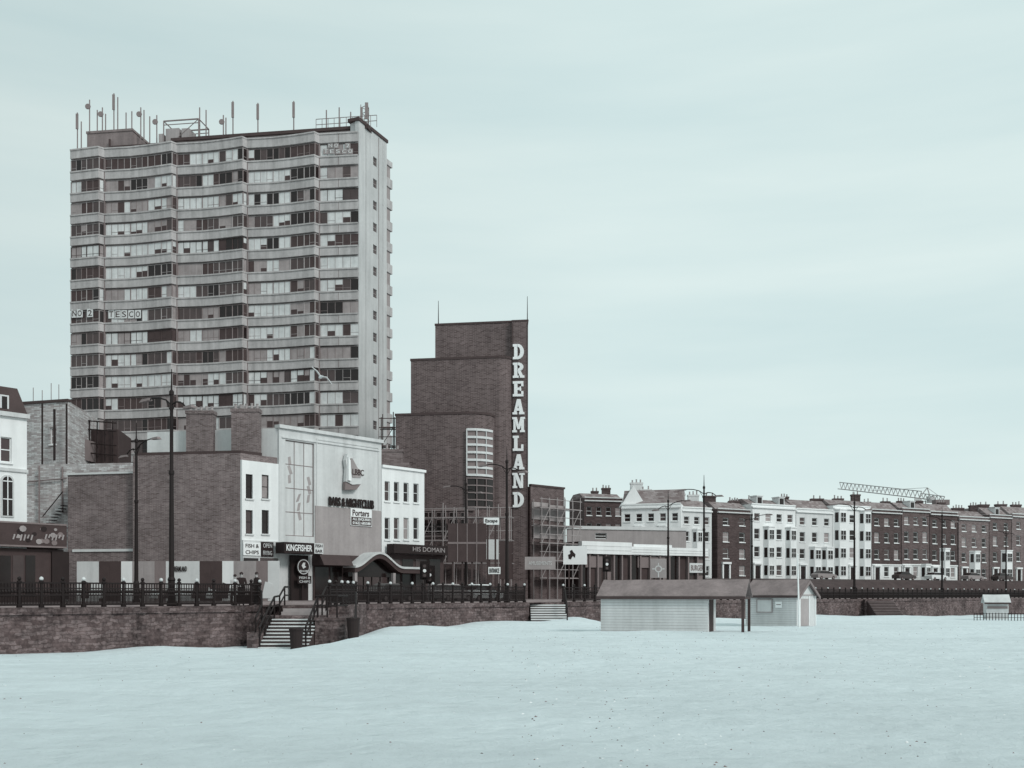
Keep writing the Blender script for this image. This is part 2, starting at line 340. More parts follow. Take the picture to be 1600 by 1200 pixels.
def steps(label,x0,x1,ytop,n,rise,run,ztop,mt,land=None,name='beach_steps',zland=None,nose=.06):
    root=thing(name,label,'steps',((x0+x1)/2,ytop-n*run,ztop-n*rise))
    for i in range(n):
        z=ztop-rise*(i+1); y1=ytop-run*i; MB().box(x0,x1,y1-run,y1-.002,z-nose,z).box(x0+.02,x1-.02,y1-run+.05,y1-.004,min(z-.5,ztop-n*rise-.6),z-nose-.002,1).build('step',[mt,'brown'],root)
    if land: MB().prism(land,-3.4,ztop if zland is None else zland).build('landing','stone',root)
    return root
st=steps('flight of beach steps with black handrails and a stone side block',-12.35,-10.0,53.0,9,.163,.36,-1.13,'stucco_grey',[(-13.2,53.8),(-12.35,53.0),(-10.0,53.0),(-9.1,55),(-9.1,57.2),(-13.6,56.2)],zland=-1.13)
MB().prism([(-13.6,56.2),(-12.4,55.3),(-10.2,55.9),(-9.1,57.2),(-8.8,62.2),(-10,62.6)],-3.4,-.62).build('landing','stone',st)
for k in range(2): MB().prism([(-12.3,54.6+.4*k),(-10.1,54.9+.4*k),(-10.0,57),(-12.4,56.4)],-1.2,-.95+.165*k).build('step',['stucco_dull'],st)
MB().box(-9.98,-8.5,51.9,55,-3.2,-1.35).box(-10.02,-8.46,51.86,54.9,-1.348,-1.2).build('side_block','stone',st)
MB().box(-13.1,-12.37,50.6,53.6,-3.3,-1.9).build('side_block','stone',st)
for x in(-12.3,-10.05):
    m=MB(); t=[(x,49.8,-1.65),(x,53.0,-.15),(x,54.2,-.1),(x,55.4,.38),(x,56.2,.38)]; m.path(t,.05)
    m.path([(p[0],p[1],p[2]-.45) for p in t],.04)
    for y,zb in((49.9,-2.6),(51,-2.1),(52,-1.6),(53.0,-1.2),(54.2,-1.15),(55.4,-.7)):
        zt_=-1.65+.469*(y-49.8) if y<=53 else (-.1 if y<55 else .38); m.tube((x,y,zb-.2),(x,y,zt_),.045)
    m.build('handrail','iron',st)
m=MB(); t=[(-13.55,54.6,.4),(-13.1,53.6,.1),(-12.75,52.2,-.55),(-12.7,50.7,-1.2)]; m.path(t,.05); m.path([(p[0],p[1],p[2]-.45) for p in t],.035)
for p in t: m.tube((p[0],p[1],-2.4 if p[1]<53 else -1.2),p,.045)
m.build('handrail','iron',st)
m=MB(); t=[(-8.6,56.5,.1),(-8.3,54.5,-.5),(-8.0,52.0,-1.6)]; m.path(t,.05); m.path([(p[0],p[1],p[2]-.45) for p in t],.035)
for p in t: m.tube((p[0],p[1],-2.6),p,.045)
for x in(-9.9,-9.4,-8.9): m.tube((x,52.1,-1.2),(x,52.1,-.1),.045)
m.path([(-10.0,52.1,-.1),(-8.9,52.1,-.1),(-8.6,53.5,-.1)],.05); m.path([(-10.0,52.1,-.6),(-8.9,52.1,-.6),(-8.6,53.5,-.6)],.035); m.build('handrail','iron',st)
s2=steps('pale weathered beach steps left of the near beach hut',1.35,3.95,75.6,9,.165,.4,-.62,'offwhite',[(1.2,74.4),(1.35,75.6),(3.95,75.6),(4.2,77.8),(3,79),(.3,75)],nose=.09)
for x in(3.9,):
    m=MB(); m.path([(x,72.2,-1.0),(x,75.6,.35),(x,77,.35)],.05); 
    for y in(72.3,74,75.6): m.tube((x,y,-2),(x,y,-1+.397*(y-72.2)),.045)
    m.build('handrail','iron',s2)
steps('dark steps down the far sea wall behind the flagpole',42.1,45.2,121.5,10,.18,.35,-.66,'concrete_dark',[(41.9,121.5),(45.2,121.5),(45.2,125.8),(43.2,124),(41.9,122.5)])
# ------------------------------------------------------------------ railings
def railing(pts,label,sp,bal,zt=-.6,h=1.15,group=None):
    root=thing('seafront_railing',label,'railing',(*pts[0],zt)); m=MB(); posts=[]
    for a,b in zip(pts,pts[1:]):
        a=V(a);b=V(b);l=(b-a).length
        for z,r in((h-.06,.05),(h-.3,.04),(.55,.045),(.12,.06)): m.tube((*a,zt+z),(*b,zt+z),r,n=4)
        k=max(1,int(l/bal))
        for i in range(k):
            p=a+(b-a)*(i+.5)/k; m.tube((*p,zt+.1),(*p,zt+h-.06),.027,n=4)
            q=a+(b-a)*(i+1)/k
            m.tube((*q,zt+.1),(*q,zt+.55),.027,n=4)
            m.lathe((q.x,q.y,zt+.7),[(.005,-.1),(.07,0),(.005,.1)],4)
        k=max(1,round(l/sp)); posts+=[a+(b-a)*i/k for i in range(k+(1 if b==V(pts[-1]) else 0))]
    m.build('rail_panel','iron',root)
    for i,p in enumerate(posts):
        c=MB().lathe((p.x,p.y,zt),[(.13,0),(.13,.14),(.08,.18),(.07,h-.1),(.11,h-.06),(.11,h+.02),(.05,h+.05)],8).build('post','iron',root)
        MB().lathe((p.x,p.y,zt+h+.04),[(.03,0),(.08,.04),(.095,.08),(.07,.15),(.01,.18)],8).build('finial','iron' if i%2 else 'stucco_grey',c)
railing([(-40.3,24.4),(-22.1,43.9),(-15.0,51.5),(-14.2,52.5),(-13.65,53.6),(-13.5,54.8)],'ornate black railing along the left sea wall up to the beach steps',.95,.13)
railing([(-9.9,55.6),(-9.5,57.2),(-9.4,61.7),(.9,74.2)],'ornate black railing between the two flights of beach steps',.95,.14)
railing([(3.9,78),(34.2,115.3),(67.7,148.3),(90,166.5)],'long ornate railing on the far sea wall beyond the beach huts',1.4,.2)
# ------------------------------------------------------------------ tower block
TF=Face((-56.9,132.5),(-19,127)); tw=thing('tower_block','tall concrete tower block with wavy window bands and rooftop aerials','tower block',TF.p(19,-5,gz))
bu=[TF.uz(p,400)[0] for p in(113,165,278,388,500,560)]
def bay(b):
    f={0:[(0,.25),(.5,.5),(.9,.7),(1,.08)],4:[(0,.08),(1,0)]}.get(b,[(0,.08),(.35,0),(.6,.2),(.8,.48),(.96,.75),(1,.08)])
    return [(bu[b]+(bu[b+1]-bu[b])*a,d) for a,d in f]
full=[]
for b in range(5):
    for q in bay(b):
        if not full or abs(q[0]-full[-1][0])>1e-4: full.append(q)
ROWS=16; zc=[55.16-2.8*i for i in range(ROWS)]
def band(z0,z1,o=.24,mt='concrete',name='spandrel_band'):
    m=MB()
    for (u,d),(u2,d2) in zip(full,full[1:]):
        p=TF.p; m.hexa([p(u,d+o,z0+.12),p(u2,d2+o,z0+.12),p(u2,-.85,z0),p(u,-.85,z0),p(u,d+o,z1),p(u2,d2+o,z1),p(u2,-.85,z1),p(u,-.85,z1)])
        m.hexa([p(u,d+o+.1,z1-.16),p(u2,d2+o+.1,z1-.16),p(u2,d2+o-.2,z1-.16),p(u,d+o-.2,z1-.16),p(u,d+o+.1,z1+.02),p(u2,d2+o+.1,z1+.02),p(u2,d2+o-.2,z1+.02),p(u,d+o-.2,z1+.02)])
        k=max(1,int((u2-u)/2.4))
        for i in range(1,k): uu=u+(u2-u)*i/k; dj=d+(d2-d)*i/k+o; m.fbox(TF,uu-.03,uu+.03,dj-.05,dj+.015,z0+.15,z1-.17,1)
    m.build(name,[mt,'concrete_dark'],tw)
band(zc[0]+.8,zc[0]+2.1)
for i in range(ROWS): band(zc[i]-2.0,zc[i]-.76)
PM=['glass','glass2','curtain','curtain2','brown']
for i in range(ROWS):
    for b in range(5):
        pts=bay(b); fr_=MB(); pn=MB(); z0=zc[i]-.8; z1=zc[i]+.81
        style=R.random(); pl_main=.82 if style<.5 else .5 if style<.8 else .15; left=0; mi=0
        for si,((u,d),(u2,d2)) in enumerate(zip(pts,pts[1:])):
            A=TF.p(u,d,0);B=TF.p(u2,d2,0); l=(B-A).length; n=max(1,round(l/.92))
            last=si==len(pts)-2 and b<4
            nose=(b in(1,2,3) and si>=2) or b==0
            if last: n=1
            pl=(.16 if R.random()<.75 else .5) if nose else pl_main
            if nose and si==2: left=0
            for k in range(n):
                a=A+(B-A)*k/n; c=A+(B-A)*(k+1)/n
                if left<=0:
                    rr=R.random(); mi=2 if rr<pl*.72 else 3 if rr<pl*1.12 else 1 if rr<pl*1.12+(1-pl*1.12)*.3 else 4 if rr<pl*1.12+(1-pl*1.12)*.75 else 0
                    left=R.choice([1,2,2,3,4]) if mi not in(2,) else R.choice([1,2,2,3,3])
                left-=1; q=mi
                if R.random()<.12: q=R.choice([0,1,3,4])
                if q in(2,3) and R.random()<.18:
                    zm=z0+(z1-z0)*R.uniform(.3,.6); pn.quad((a.x,a.y,z0),(c.x,c.y,z0),(c.x,c.y,zm),(a.x,a.y,zm),4); pn.quad((a.x,a.y,zm),(c.x,c.y,zm),(c.x,c.y,z1),(a.x,a.y,z1),q)
                else: pn.quad((a.x,a.y,z0),(c.x,c.y,z0),(c.x,c.y,z1),(a.x,a.y,z1),q)
                fr_.tube((a.x,a.y,z0),(a.x,a.y,z1),.04 if k else .08,n=4)
                if R.random()<.3:
                    zq=z0+.5; fr_.tube((a.x,a.y,zq),(c.x,c.y,zq),.03,n=4)
            for z in(z0+.03,z1-.05): fr_.tube((A.x,A.y,z),(B.x,B.y,z),.05,n=4)
        wn=fr_.build('window',[R.choice(['stucco_dull','stucco_dull','brown','mid','mid'])],tw); pn.build('pane',PM,wn)
for b in(1,2,3,4):
    u=bu[b]; MB().fbox(TF,u-.07,u+.08,-.2,.36,14,zc[0]+.8).build('drain_pipe','concrete_dark',tw)
EF=Face((-19,127),(-16.3,133.3)); er=[]
for i in range(ROWS):
    u0=EF.uz(583,0)[0]; u1=EF.uz(589,0)[0]; er.append((u0,u1,zc[i]-.6,zc[i]+.5))
m=MB(); wall_open(m,EF,0,6.85,gz,58.7,er,.2)
q=EF.p(6.85,-.22,0); A=TF.p(0,-.9,0); B=TF.p(TF.L-.35,-.9,0); m.prism([A,B,EF.p(.6,-.22,0),q,q+V((-37.5,5.45,0))],gz,57)
m.quad(EF.p(6.85,0,gz),EF.p(6.85,-.3,gz),EF.p(6.85,-.3,58.7),EF.p(6.85,0,58.7)); m.quad(EF.p(0,0,gz),TF.p(TF.L-.5,-.1,gz),TF.p(TF.L-.5,-.1,58.7),EF.p(0,0,58.7)); m.prism([EF.p(0,-.01,0),EF.p(6.85,-.01,0),EF.p(6.85,-1.4,0),EF.p(0.3,-1.4,0)],57.02,58.69)
m.build('end_wall','endwall',tw)
for r in er: window(EF,r,tw,'stucco_dull','glass2',1,2,.2,.06,None)
for u in(1.7,5.9): MB().fbox(EF,u-.07,u+.07,.002,.07,gz,58.5).build('rib','endwall',tw)
MB().fbox(EF,4.75,4.82,.002,.04,gz,58.5).build('drain_pipe','concrete_dark',tw)
MB().fbox(EF,-.2,7,-1.5,.14,58.7,59.1).build('roof_edge','brown',tw)
for i in range(ROWS): MB().fbox(EF,6.9,8.5,-2.5,-.1,zc[i]-1.9,zc[i]-.75).fbox(EF,6.9,8.15,-2.5,-.25,zc[i]-.748,zc[i]+.898,1).build('rear_balcony',['concrete','curtain2'],tw)
MB().fbox(EF,6.9,8.5,-2.5,-.1,zc[0]+.9,zc[0]+1.6).build('rear_parapet','concrete',tw)
ur=lambda px:TF.off(-1.6).uz(px,200)[0]
T2=TF.off(-1.6)
MB().fbox(T2,ur(270),ur(562),-8,0,57.02,58.35).build('roof_storey','concrete_dark',tw)
MB().fbox(T2,ur(268),ur(576),-8.2,.25,58.352,58.75).build('roof_edge','brown',tw)
MB().fbox(T2,ur(134),ur(205),-7,-.3,57.02,60.3).fbox(T2,ur(133),ur(206),-7.1,-.2,60.302,60.6).build('plant_room','concrete_dark',tw)
MB().fbox(T2,ur(206),ur(268),-6,-.8,57.02,58.6).build('plant_room','mid',tw)
m=MB()
for z in(57.5,58.2): m.tube(T2.p(ur(172),.1,z),T2.p(ur(268),.1,z),.14)
m.tube(T2.p(ur(172),.1,57.2),T2.p(ur(172),.1,59.2),.14); m.build('duct','brown',tw)
MB().fbox(T2,ur(253),ur(274),-3,-1,58.62,60.6).fbox(T2,ur(278),ur(290),-3,-1,58.77,60.5).fbox(T2,ur(242),ur(249),-2,-1,58.6,60).build('air_handling_unit','stucco_dull',tw)
m=MB(); a0,a1=ur(250),ur(305)
for dd in(-1,-4):
    for u in(a0,a1): m.tube(T2.p(u,dd,58.4),T2.p(u,dd,61.6),.09,n=4)
    m.tube(T2.p(a0,dd,61.6),T2.p(a1,dd,61.6),.1,n=4); m.tube(T2.p(a0,dd,61.1),T2.p(a1,dd,61.1),.06,n=4)
for u in(a0,a1): m.tube(T2.p(u,-1,61.6),T2.p(u,-4,61.6),.07,n=4)
m.tube(T2.p(a0+1,-1,58.6),T2.p(a1,-1,61.6),.05,n=4); m.build('roof_gantry','steel',tw)
for px,y0,y1,k in[(121,224,176,2),(127,220,190,0),(140,190,156,1),(152,190,172,0),(160,190,168,1),(165,190,178,0),(178,188,146,2),(184,188,152,0),(197,196,176,0),(206,200,174,0),(220,200,168,1),(225,205,172,0),(234,208,182,0),(245,208,180,1),(312,206,168,0),(322,203,172,0),(349,200,180,1),(353,200,184,0),(364,200,158,2),(403,198,161,2),(459,195,158,2),(510,192,172,0),(530,190,168,0),(548,190,175,0)]:
    Y=134; x,y=XY(px,Y); m=MB(); za=ZP(y0,Y)-.6; zb=ZP(y1,Y); m.tube((x,y,za-.8),(x,y,zb),.08,n=6)
    if k==2: m.box(x-.16,x+.16,y-.18,y-.06,zb-2.2,zb-.2)
    if k==1: m.lathe((x-.2,y-.1,zb-.9),[(.35,-.05),(.38,.05),(.1,.14)],10,ax='y')
    m.build('aerial','steel',tw)
m=MB()
for k in range(11):
    u=ur(493)+(ur(588)-ur(493))*k/10; m.tube(T2.p(u,-.2,58.6),T2.p(u,-.2,60.1),.045,n=4)
for z in(59.4,60.1): m.tube(T2.p(ur(493),-.2,z),T2.p(ur(588),-.2,z),.045,n=4)
m.build('roof_railing','steel',tw)
x,y=XY(570,131); m=MB()
for dx in(-.45,.45):
    for dy in(-.4,.4): m.tube((x+dx,y+dy,58.6),(x+dx,y+dy,62.4),.06,n=4)
for k in range(5): z=58.8+k*.8; m.path([(x-.45,y-.4,z),(x+.45,y-.4,z+.4),(x+.45,y+.4,z),(x-.45,y+.4,z+.4),(x-.45,y-.4,z)],.04,n=4)
m.box(x-.5,x-.2,y-.6,y-.45,60,62); m.box(x+.1,x+.5,y-.6,y-.45,60.5,62.6); m.build('lattice_mast','steel',tw)
def slogan(s,x0,x1,y0,y1,d,bd=.0,pm='offwhite',tm='brown'):
    r=TF.rect(x0,x1,y0,y1); o=MB().fbox(TF,r[0],r[1],d,d+.03,r[2],r[3]).build('window_poster',pm,tw)
    w=(r[1]-r[0]); h=r[3]-r[2]; text(s,TF,(r[0]+w*.16,r[1]-w*.16,r[2]+h*.16,r[3]-h*.16),d+.032,tm,o,bold=bd)
for c,px,d in[('N',120,.5),('O',129,.62),('2',146,.78),('T',175,.14),('E',185,.14),('S',195,.14),('C',206,.14),('O',217,.2)]: slogan(c,px-4.6,px+4.6,485,498,d)
for c,px in[('N',517),('O',526),('2',544)]: slogan(c,px-4,px+4,224.5,232.5,.16,0,'curtain2','offwhite')
for c,px in[('T',510),('E',519.5),('S',529),('C',538.5),('O',548)]: slogan(c,px-4.2,px+4.2,233.5,241.5,.16,0,'curtain2','offwhite')
# ------------------------------------------------------------------ street buildings on the seafront
FF=Face((-19.8-.65*40,87-.76*40),(-19.8+.65*60,87+.76*60)); SB=(-.985,.17)
def back(D): return (SB[0]*D,SB[1]*D)
def U(px): return FF.uz(px,0)[0]
rects=[FF.rect(1,18,683,722),FF.rect(-30,-12,683,722)]
hA=building('corner_house','white stuccoed house with dark mansard at the left picture edge','house',FF,U(-70),U(42),gz,FF.uz(20,645)[1],back(9),rects,'stucco')
r=FF.rect(3,19,752,808); m=MB(); m.fbox(FF,r[0]-.1,r[1]+.1,.003,.08,r[2],r[3]); n=10; c=(r[0]+r[1])/2; rr=(r[1]-r[0])/2+.1
m.fprism(FF,[(c+rr*math.cos(math.pi*i/n),r[3]+.002+rr*math.sin(math.pi*i/n)) for i in range(n+1)],.003,.08); wn=m.build('arched_window','stucco_grey',hA)
MB().fbox(FF,r[0]+.02,r[1]-.02,.082,.1,r[2]+.1,r[3]).fprism(FF,[(c+(rr-.12)*math.cos(math.pi*i/n),r[3]+.004+(rr-.12)*math.sin(math.pi*i/n)) for i in range(n+1)],.082,.1).build('pane','glass',wn)
m=MB()
for k in (1,2): m.fbox(FF,r[0]+.03,r[1]-.03,.102,.13,r[2]+(r[3]-r[2])*k/2-.03,r[2]+(r[3]-r[2])*k/2+.03)
m.fbox(FF,c-.03,c+.03,.102,.128,r[2]+.1,r[3]+.5); m.build('glazing_bar','white',wn)
z=FF.uz(20,645)[1]; m=MB(); p=FF.p; u0,u1=U(-70),U(42); zt=FF.uz(20,603)[1]
m.hexa([p(u0,.1,z),p(u1,.1,z),p(u1,-5,z),p(u0,-5,z),p(u0,-.7,zt),p(u1-.35,-.7,zt),p(u1-.35,-5,zt),p(u0,-5,zt)]); m.build('roof','brown',hA)
MB().fbox(FF,u0,u1+.1,-.2,.25,z-.3,z-.002).build('cornice','stucco_grey',hA); MB().fbox(FF,u0,u1+.05,.002,.12,FF.uz(20,737)[1],FF.uz(20,732)[1]).build('string_course','stucco_grey',hA)
r=FF.rect(0,14,617,646); MB().fbox(FF,r[0],r[1],-1,.0,r[2],r[3]).build('dormer_window','offwhite',hA); MB().fbox(FF,r[0]+.12,r[1]-.12,.002,.02,r[2]+.1,r[3]-.1).build('pane','glass',hA)
r=FF.rect(-60,97,817,856); sA=thing('arcade_shop','dark shopfront with decorated fascia below the white corner house','shop',FF.p((r[0]+r[1])/2,.5,gz))
MB().fbox(FF,r[0],r[1]-.01,-3.8,.25,gz,FF.uz(60,858)[1]).fbox(FF,U(43),r[1],-3.8,.2,FF.uz(60,857)[1],r[3]-.3).build('shop_wall','brown',sA)
fs=MB().fbox(FF,r[0],r[1],.26,.7,FF.uz(60,856)[1],FF.uz(60,818)[1]).build('fascia','brown',sA)
m=MB(); RR=random.Random(3)
for k in range(14):
    u,z=FF.uz(RR.uniform(2,90),RR.uniform(826,849)); q=RR.uniform(.1,.3); an=RR.uniform(0,3)
    m.fprism(FF,[(u+q*math.cos(a+an)*.9,z+q*.8*math.sin(a+an)) for a in(0,.8,1.6,2.4,3.2,4.0,4.8,5.5)],.702,.71+k*.002,k%3)
for px in(12,62):
    u,z=FF.uz(px,840)
    for j in range(6): m.fprism(FF,[(u+.24*j,z+.1*math.sin(j*1.9)-.14),(u+.24*j+.1,z+.1*math.sin(j*1.9)-.14),(u+.24*j+.2,z+.22),(u+.24*j+.1,z+.22)],.702,.745+j*.002,0)
for a,b in((818,820.5),(853.5,856)): m.fbox(FF,r[0],r[1],.702,.73,FF.uz(60,b)[1],FF.uz(60,a)[1],1)
m.build('fascia_motif',['stucco_dull','mid','dark'],fs)
for k,(a,b) in enumerate([(-20,14),(17,34),(37,52)]): r=FF.rect(a,b,868,905); MB().fbox(FF,r[0],r[1],.252,.3,gz+.5,r[3]).build('shop_window','glass' if k!=1 else 'glass2',sA)
r=FF.rect(77,104,862,905); ps=MB().fbox(FF,r[0],r[1],.252,.4,gz+.3,r[3]).build('poster_board','dark',sA)
Fb=Face(XY(36,98),XY(106,96.5)); hb=building('brick_house','worn pale brick building rising behind the white corner house','house',Fb,0,Fb.L,gz,ZP(629,97),(-1,9),[Fb.rect(78,88,668,694)],'brick_light','brick_light')
MB().fbox(Fb,-.1,Fb.L+.1,-.4,.15,ZP(629,97),ZP(625,97)).build('coping','brown',hb)
m=MB()
for px in(66,104): x,y=XY(px,95.6); m.tube((x,y,gz),(x,y,ZP(632,96)),.09)
x,y=XY(85,95.8); m.tube((x,y,ZP(720,96)),(x,y,ZP(640,96)),.12); m.build('drain_pipe','dark',hb)
for px in(52,66,80,92): x,y=XY(px,97.5); MB().tube((x,y,ZP(626,97)),(x,y,ZP(600+R.randint(-4,10),97)),.035,n=5).build('aerial','steel',hb)
Fb=Face(XY(40,91.5),XY(214,90)); hb2=building('painted_brick_annex','low whitewashed brick annex behind the plain brick wall','annex',Fb,0,Fb.L,gz,ZP(724,90.5),(-1,5),[],'brick_light','brick_light')
m=MB(); 
for k in range(8):
    a=Fb.uz(78+k*3.6,0)[0]; m.fbox(Fb,a,a+.3,.1,.9,ZP(822-k*4.5,91)-.06,ZP(822-k*4.5,91))
m.path([Fb.p(Fb.uz(76,0)[0],.9,ZP(808,91)),Fb.p(Fb.uz(107,0)[0],.9,ZP(770,91))],.05); m.build('outside_stair','dark',hb2)
m=MB()
for px,y0,y1 in((62,728,850),(98,730,800)): x,y=XY(px,91); m.tube((x,y-.1,ZP(y1,91)),(x,y-.1,ZP(y0,91)),.07)
m.tube((*XY(44,91.2),ZP(752,91)),(*XY(104,90.7),ZP(748,91)),.06); m.build('drain_pipe','mid',hb2)
Fb=Face(XY(98,104),XY(184,103)); hb3=building('service_block','dark rear service block with pipes left of the tower foot','building',Fb,0,Fb.L,gz,ZP(672,103.5),(-1,6),[],'brown','brown')
m=MB()
for px in range(104,182,12): 
    x,y=XY(px,102.7); m.tube((x,y,ZP(722,103)),(x,y,ZP(645+R.randint(0,14),103)),.07,n=5)
for py in(655,668,690,705): m.tube((*XY(100,102.8),ZP(py,103)),(*XY(182,102.2),ZP(py+8,103)),.07,n=5)
m.build('pipework','dark',hb3)
MB().fbox(Fb,.4,1.9,.1,1.0,ZP(720,103),ZP(640,103)).build('lift_shaft','brown',hb3)
MB().fbox(Fb,Fb.uz(125,0)[0],Fb.uz(150,0)[0],.1,2,ZP(722,103),ZP(690,103)).build('water_tank','mid',hb3)
Fb=Face(XY(106,88),XY(214,86.6)); hd=building('brick_shed','low plain brick building with white coping left of the brick gable','building',Fb,0,Fb.L,gz,ZP(741,87.3),(-1,3),[],'brick','brick')
MB().fbox(Fb,-.1,Fb.L,-.4,.12,ZP(741,87.3),ZP(738,87.3)).build('coping','offwhite',hd)
MB().fbox(Fb,.5,Fb.L-.1,.003,.1,ZP(862,87.3),ZP(858,87.3)).build('ledge','offwhite',hd)
rects=[FF.rect(384,395,741,779),FF.rect(409,420,742,779),FF.rect(384,395,797,834),FF.rect(409,420,797,834)]
he=building('gabled_shop_house','brick sided shop house with narrow white front and two big chimneys','house',FF,U(378),U(435.5),gz,FF.uz(400,721)[1],back(9.6),rects,'stucco','brick',zb=11.6,fm='dark',sill='offwhite')
m=MB(); a=FF.p(U(378),-.24,0); b=FF.p(U(412),-.24,0); k=V((*back(9.6),0)); m.prism([a+V((.0,.15,0)),a+k*.98,a+k*.98+V((.3,.6,0)),b],11.602,11.85); m.build('gable_coping','brown',he)
chimney(he,*XY(314.5,88),11,ZP(643,88),2.3,1,'brick',5); chimney(he,*XY(385,86.8),10.5,ZP(640,86.8),2.3,1,'brick',5)
def sign(root,x0,x1,y0,y1,d,mt,txt,tm,th=.08,lines=None,pad=.08,F=FF,name='sign',tr=None,bold=.015):
    r=F.rect(x0,x1,y0,y1); o=MB().fbox(F,r[0],r[1],d,d+th,r[2],r[3]).build(name,mt,root); lines=lines or [txt]; h=(r[3]-r[2])/len(lines); w=r[1]-r[0]
    for i,l in enumerate(lines):
        z=r[3]-h*(i+1); t0,t1=(r[0]+w*pad,r[1]-w*pad) if not tr else (U(tr[0]),U(tr[1])); text(l,F,(t0,t1,z+h*.22,z+h*.8),d+th+.004,tm,o,bold=bold)
    return o
r=FF.rect(378,436,845,912); MB().fbox(FF,r[0],r[1],.003,.12,gz,r[3]).build('shop_front','stucco_grey',he)
r=FF.rect(379,402,872,912); MB().fbox(FF,r[0],r[1],.122,.16,gz,r[3]).build('shop_window','glass',he); r=FF.rect(405,433,872,912); MB().fbox(FF,r[0],r[1],.122,.16,gz,r[3]).build('shop_window','glass2',he)
sign(he,378,405,848,868,.13,'white',None,'dark',lines=['FISH &','CHIPS'],pad=.12,bold=0)
sg=sign(he,406,425,847,870,.13,'dark',None,'stucco_grey',lines=['OPEN','FRYING'],pad=.14,bold=0)
# ---- nightclub building
ru=FF.rect(446,491,690,838)
hf=building('nightclub','pale flat fronted nightclub with tall glazed panel and curved entrance canopy','nightclub',FF,U(436),U(596),gz,14.1,back(12),[ru],'stucco_grey','stucco_grey',fm='mid',nx=3,ny=4,sill=None,pm='stucco_grey')
MB().fbox(FF,U(436)-.1,U(596)+.1,-.5,.22,14.102,14.4).build('cornice','stucco_grey',hf); MB().fbox(FF,U(440),U(592),.002,.1,13.3,13.4).build('string_course','stucco_grey',hf)
r=FF.rect(494,592,692,850); m=MB()
for a,b,c,e in[(r[0],r[0]+.12,r[2],r[3]),(r[1]-.12,r[1],r[2],r[3]),(r[0]+.12,r[1]-.12,r[3]-.12,r[3])]: m.fbox(FF,a,b,.002,.06,c,e)
m.build('panel_moulding','stucco_grey',hf)
MB().fbox(FF,U(492),U(595),.003,.07,FF.uz(540,868)[1],FF.uz(540,794)[1]).build('painted_band','stucco_dull',hf)
m=MB()
for k,j0 in((0,5),(1,1),(2,3)):
    a=ru[0]+(ru[1]-ru[0])*(k+.5)/3; zz=ru[2]+.6
    for j in range(j0,j0+3): zq=zz+(ru[3]-ru[2]-1.2)*j/9; s=.2*math.sin(j*1.3+k); m.fprism(FF,[(a+s-.14,zq),(a+s+.16,zq+.1),(a-s*.4+.16,zq+.8),(a-s*.4-.12,zq+.7)],-.155,-.15-.002*(j%2))
m.build('painted_pattern','stucco_dull',hf)
# emblem: irregular raised shape, broken top with a notch and a leaning wedge
u,z=FF.uz(547,737); m=MB(); sh=[(-.95,-1.0),(-.2,-1.25),(.8,-1.05),(1.02,-.5),(.9,.15),(1.02,.5),(.55,.72),(.25,.6),(.1,1.25),(-.15,1.1),(-.35,1.6),(-.8,1.5),(-1.0,.9),(-.88,.2)]
m.fprism(FF,[(u+a,z+b) for a,b in sh],.2,.6); em=m.build('emblem','offwhite',hf)
MB().fprism(FF,[(u+a,z+b) for a,b in[(-.25,-.6),(.7,-.55),(.8,.1),(.35,.3),(0,.75),(-.3,1.15),(-.5,1.1),(-.55,.5)]],.602,.66).build('emblem_inset','stucco_dull',em)
MB().fprism(FF,[(u+a,z+b) for a,b in[(-.85,-.9),(-.5,-.95),(-.62,.9),(-.85,1.2)]],.602,.8).build('emblem_rib','white',em)
MB().fprism(FF,[(u+a,z+b) for a,b in[(-1.0,-1.75),(.3,-1.65),(.85,-1.1),(-.2,-1.27),(-.98,-1.05)]],.15,.5).build('emblem_base','mid',em)
text('LBBC',FF,(u-.3,u+1.05,z-.35,z+.2),.67,'brown',em)
r=FF.rect(512,582,779,793); text('BARS & NIGHTCLUB',FF,r,.12,'dark',hf,bold=.03,th=.12)
r=FF.rect(546,579,795,822); pb=MB().fbox(FF,r[0],r[1],.1,.18,r[2],r[3]).build('sign','white',hf); w_=r[1]-r[0]; h=r[3]-r[2]
text('Porters',FF,(r[0]+w_*.08,r[1]-w_*.14,r[3]-h*.44,r[3]-h*.08),.184,'brown',pb)
MB().fbox(FF,r[0]+.06,r[1]-.06,.182,.2,r[2]+.05,r[3]-h*.5).build('sign_panel','brown',pb)
text('ALL ENQUIRIES',FF,(r[0]+w_*.08,r[1]-w_*.08,r[2]+h*.28,r[2]+h*.45),.204,'white',pb); text('01622 685588',FF,(r[0]+w_*.08,r[1]-w_*.08,r[2]+h*.08,r[2]+h*.24),.204,'white',pb)
# wide low curved entrance canopy with dark soffit edge
m=MB(); sf=MB(); n=30; top=[];e0,e1=U(534),U(657)
for i in range(n+1):
    t=i/n; zt_=FF.uz(570,885)[1]+1.3*(math.cos((t-.3)/.3*math.pi/2)**2 if t<.6 else 0); top.append((e0+(e1-e0)*t,zt_))
for (ua,za),(ub,zb_) in zip(top,top[1:]):
    m.fprism(FF,[(ua,za-.2),(ub,zb_-.2),(ub,zb_),(ua,za)],.08,1.9); sf.fprism(FF,[(ua,za-.6),(ub,zb_-.6),(ub,zb_-.202),(ua,za-.202)],.08,1.8)
cn=m.build('curved_canopy','stucco_grey',hf); sf.build('canopy_edge','brown',cn)
m=MB(); z0_=FF.uz(570,893)[1]
for (ua,za),(ub,zb_) in zip(top[:19],top[1:19]): m.fprism(FF,[(ua,z0_-.5),(ub,z0_-.5),(ub,zb_-.602),(ua,za-.602)],.2,.9)
m.build('fanlight','glass',hf)
m=MB(); zt_=FF.uz(512,868)[1]; zl=FF.uz(512,884)[1]; p=FF.p; a,b=U(487),U(533)
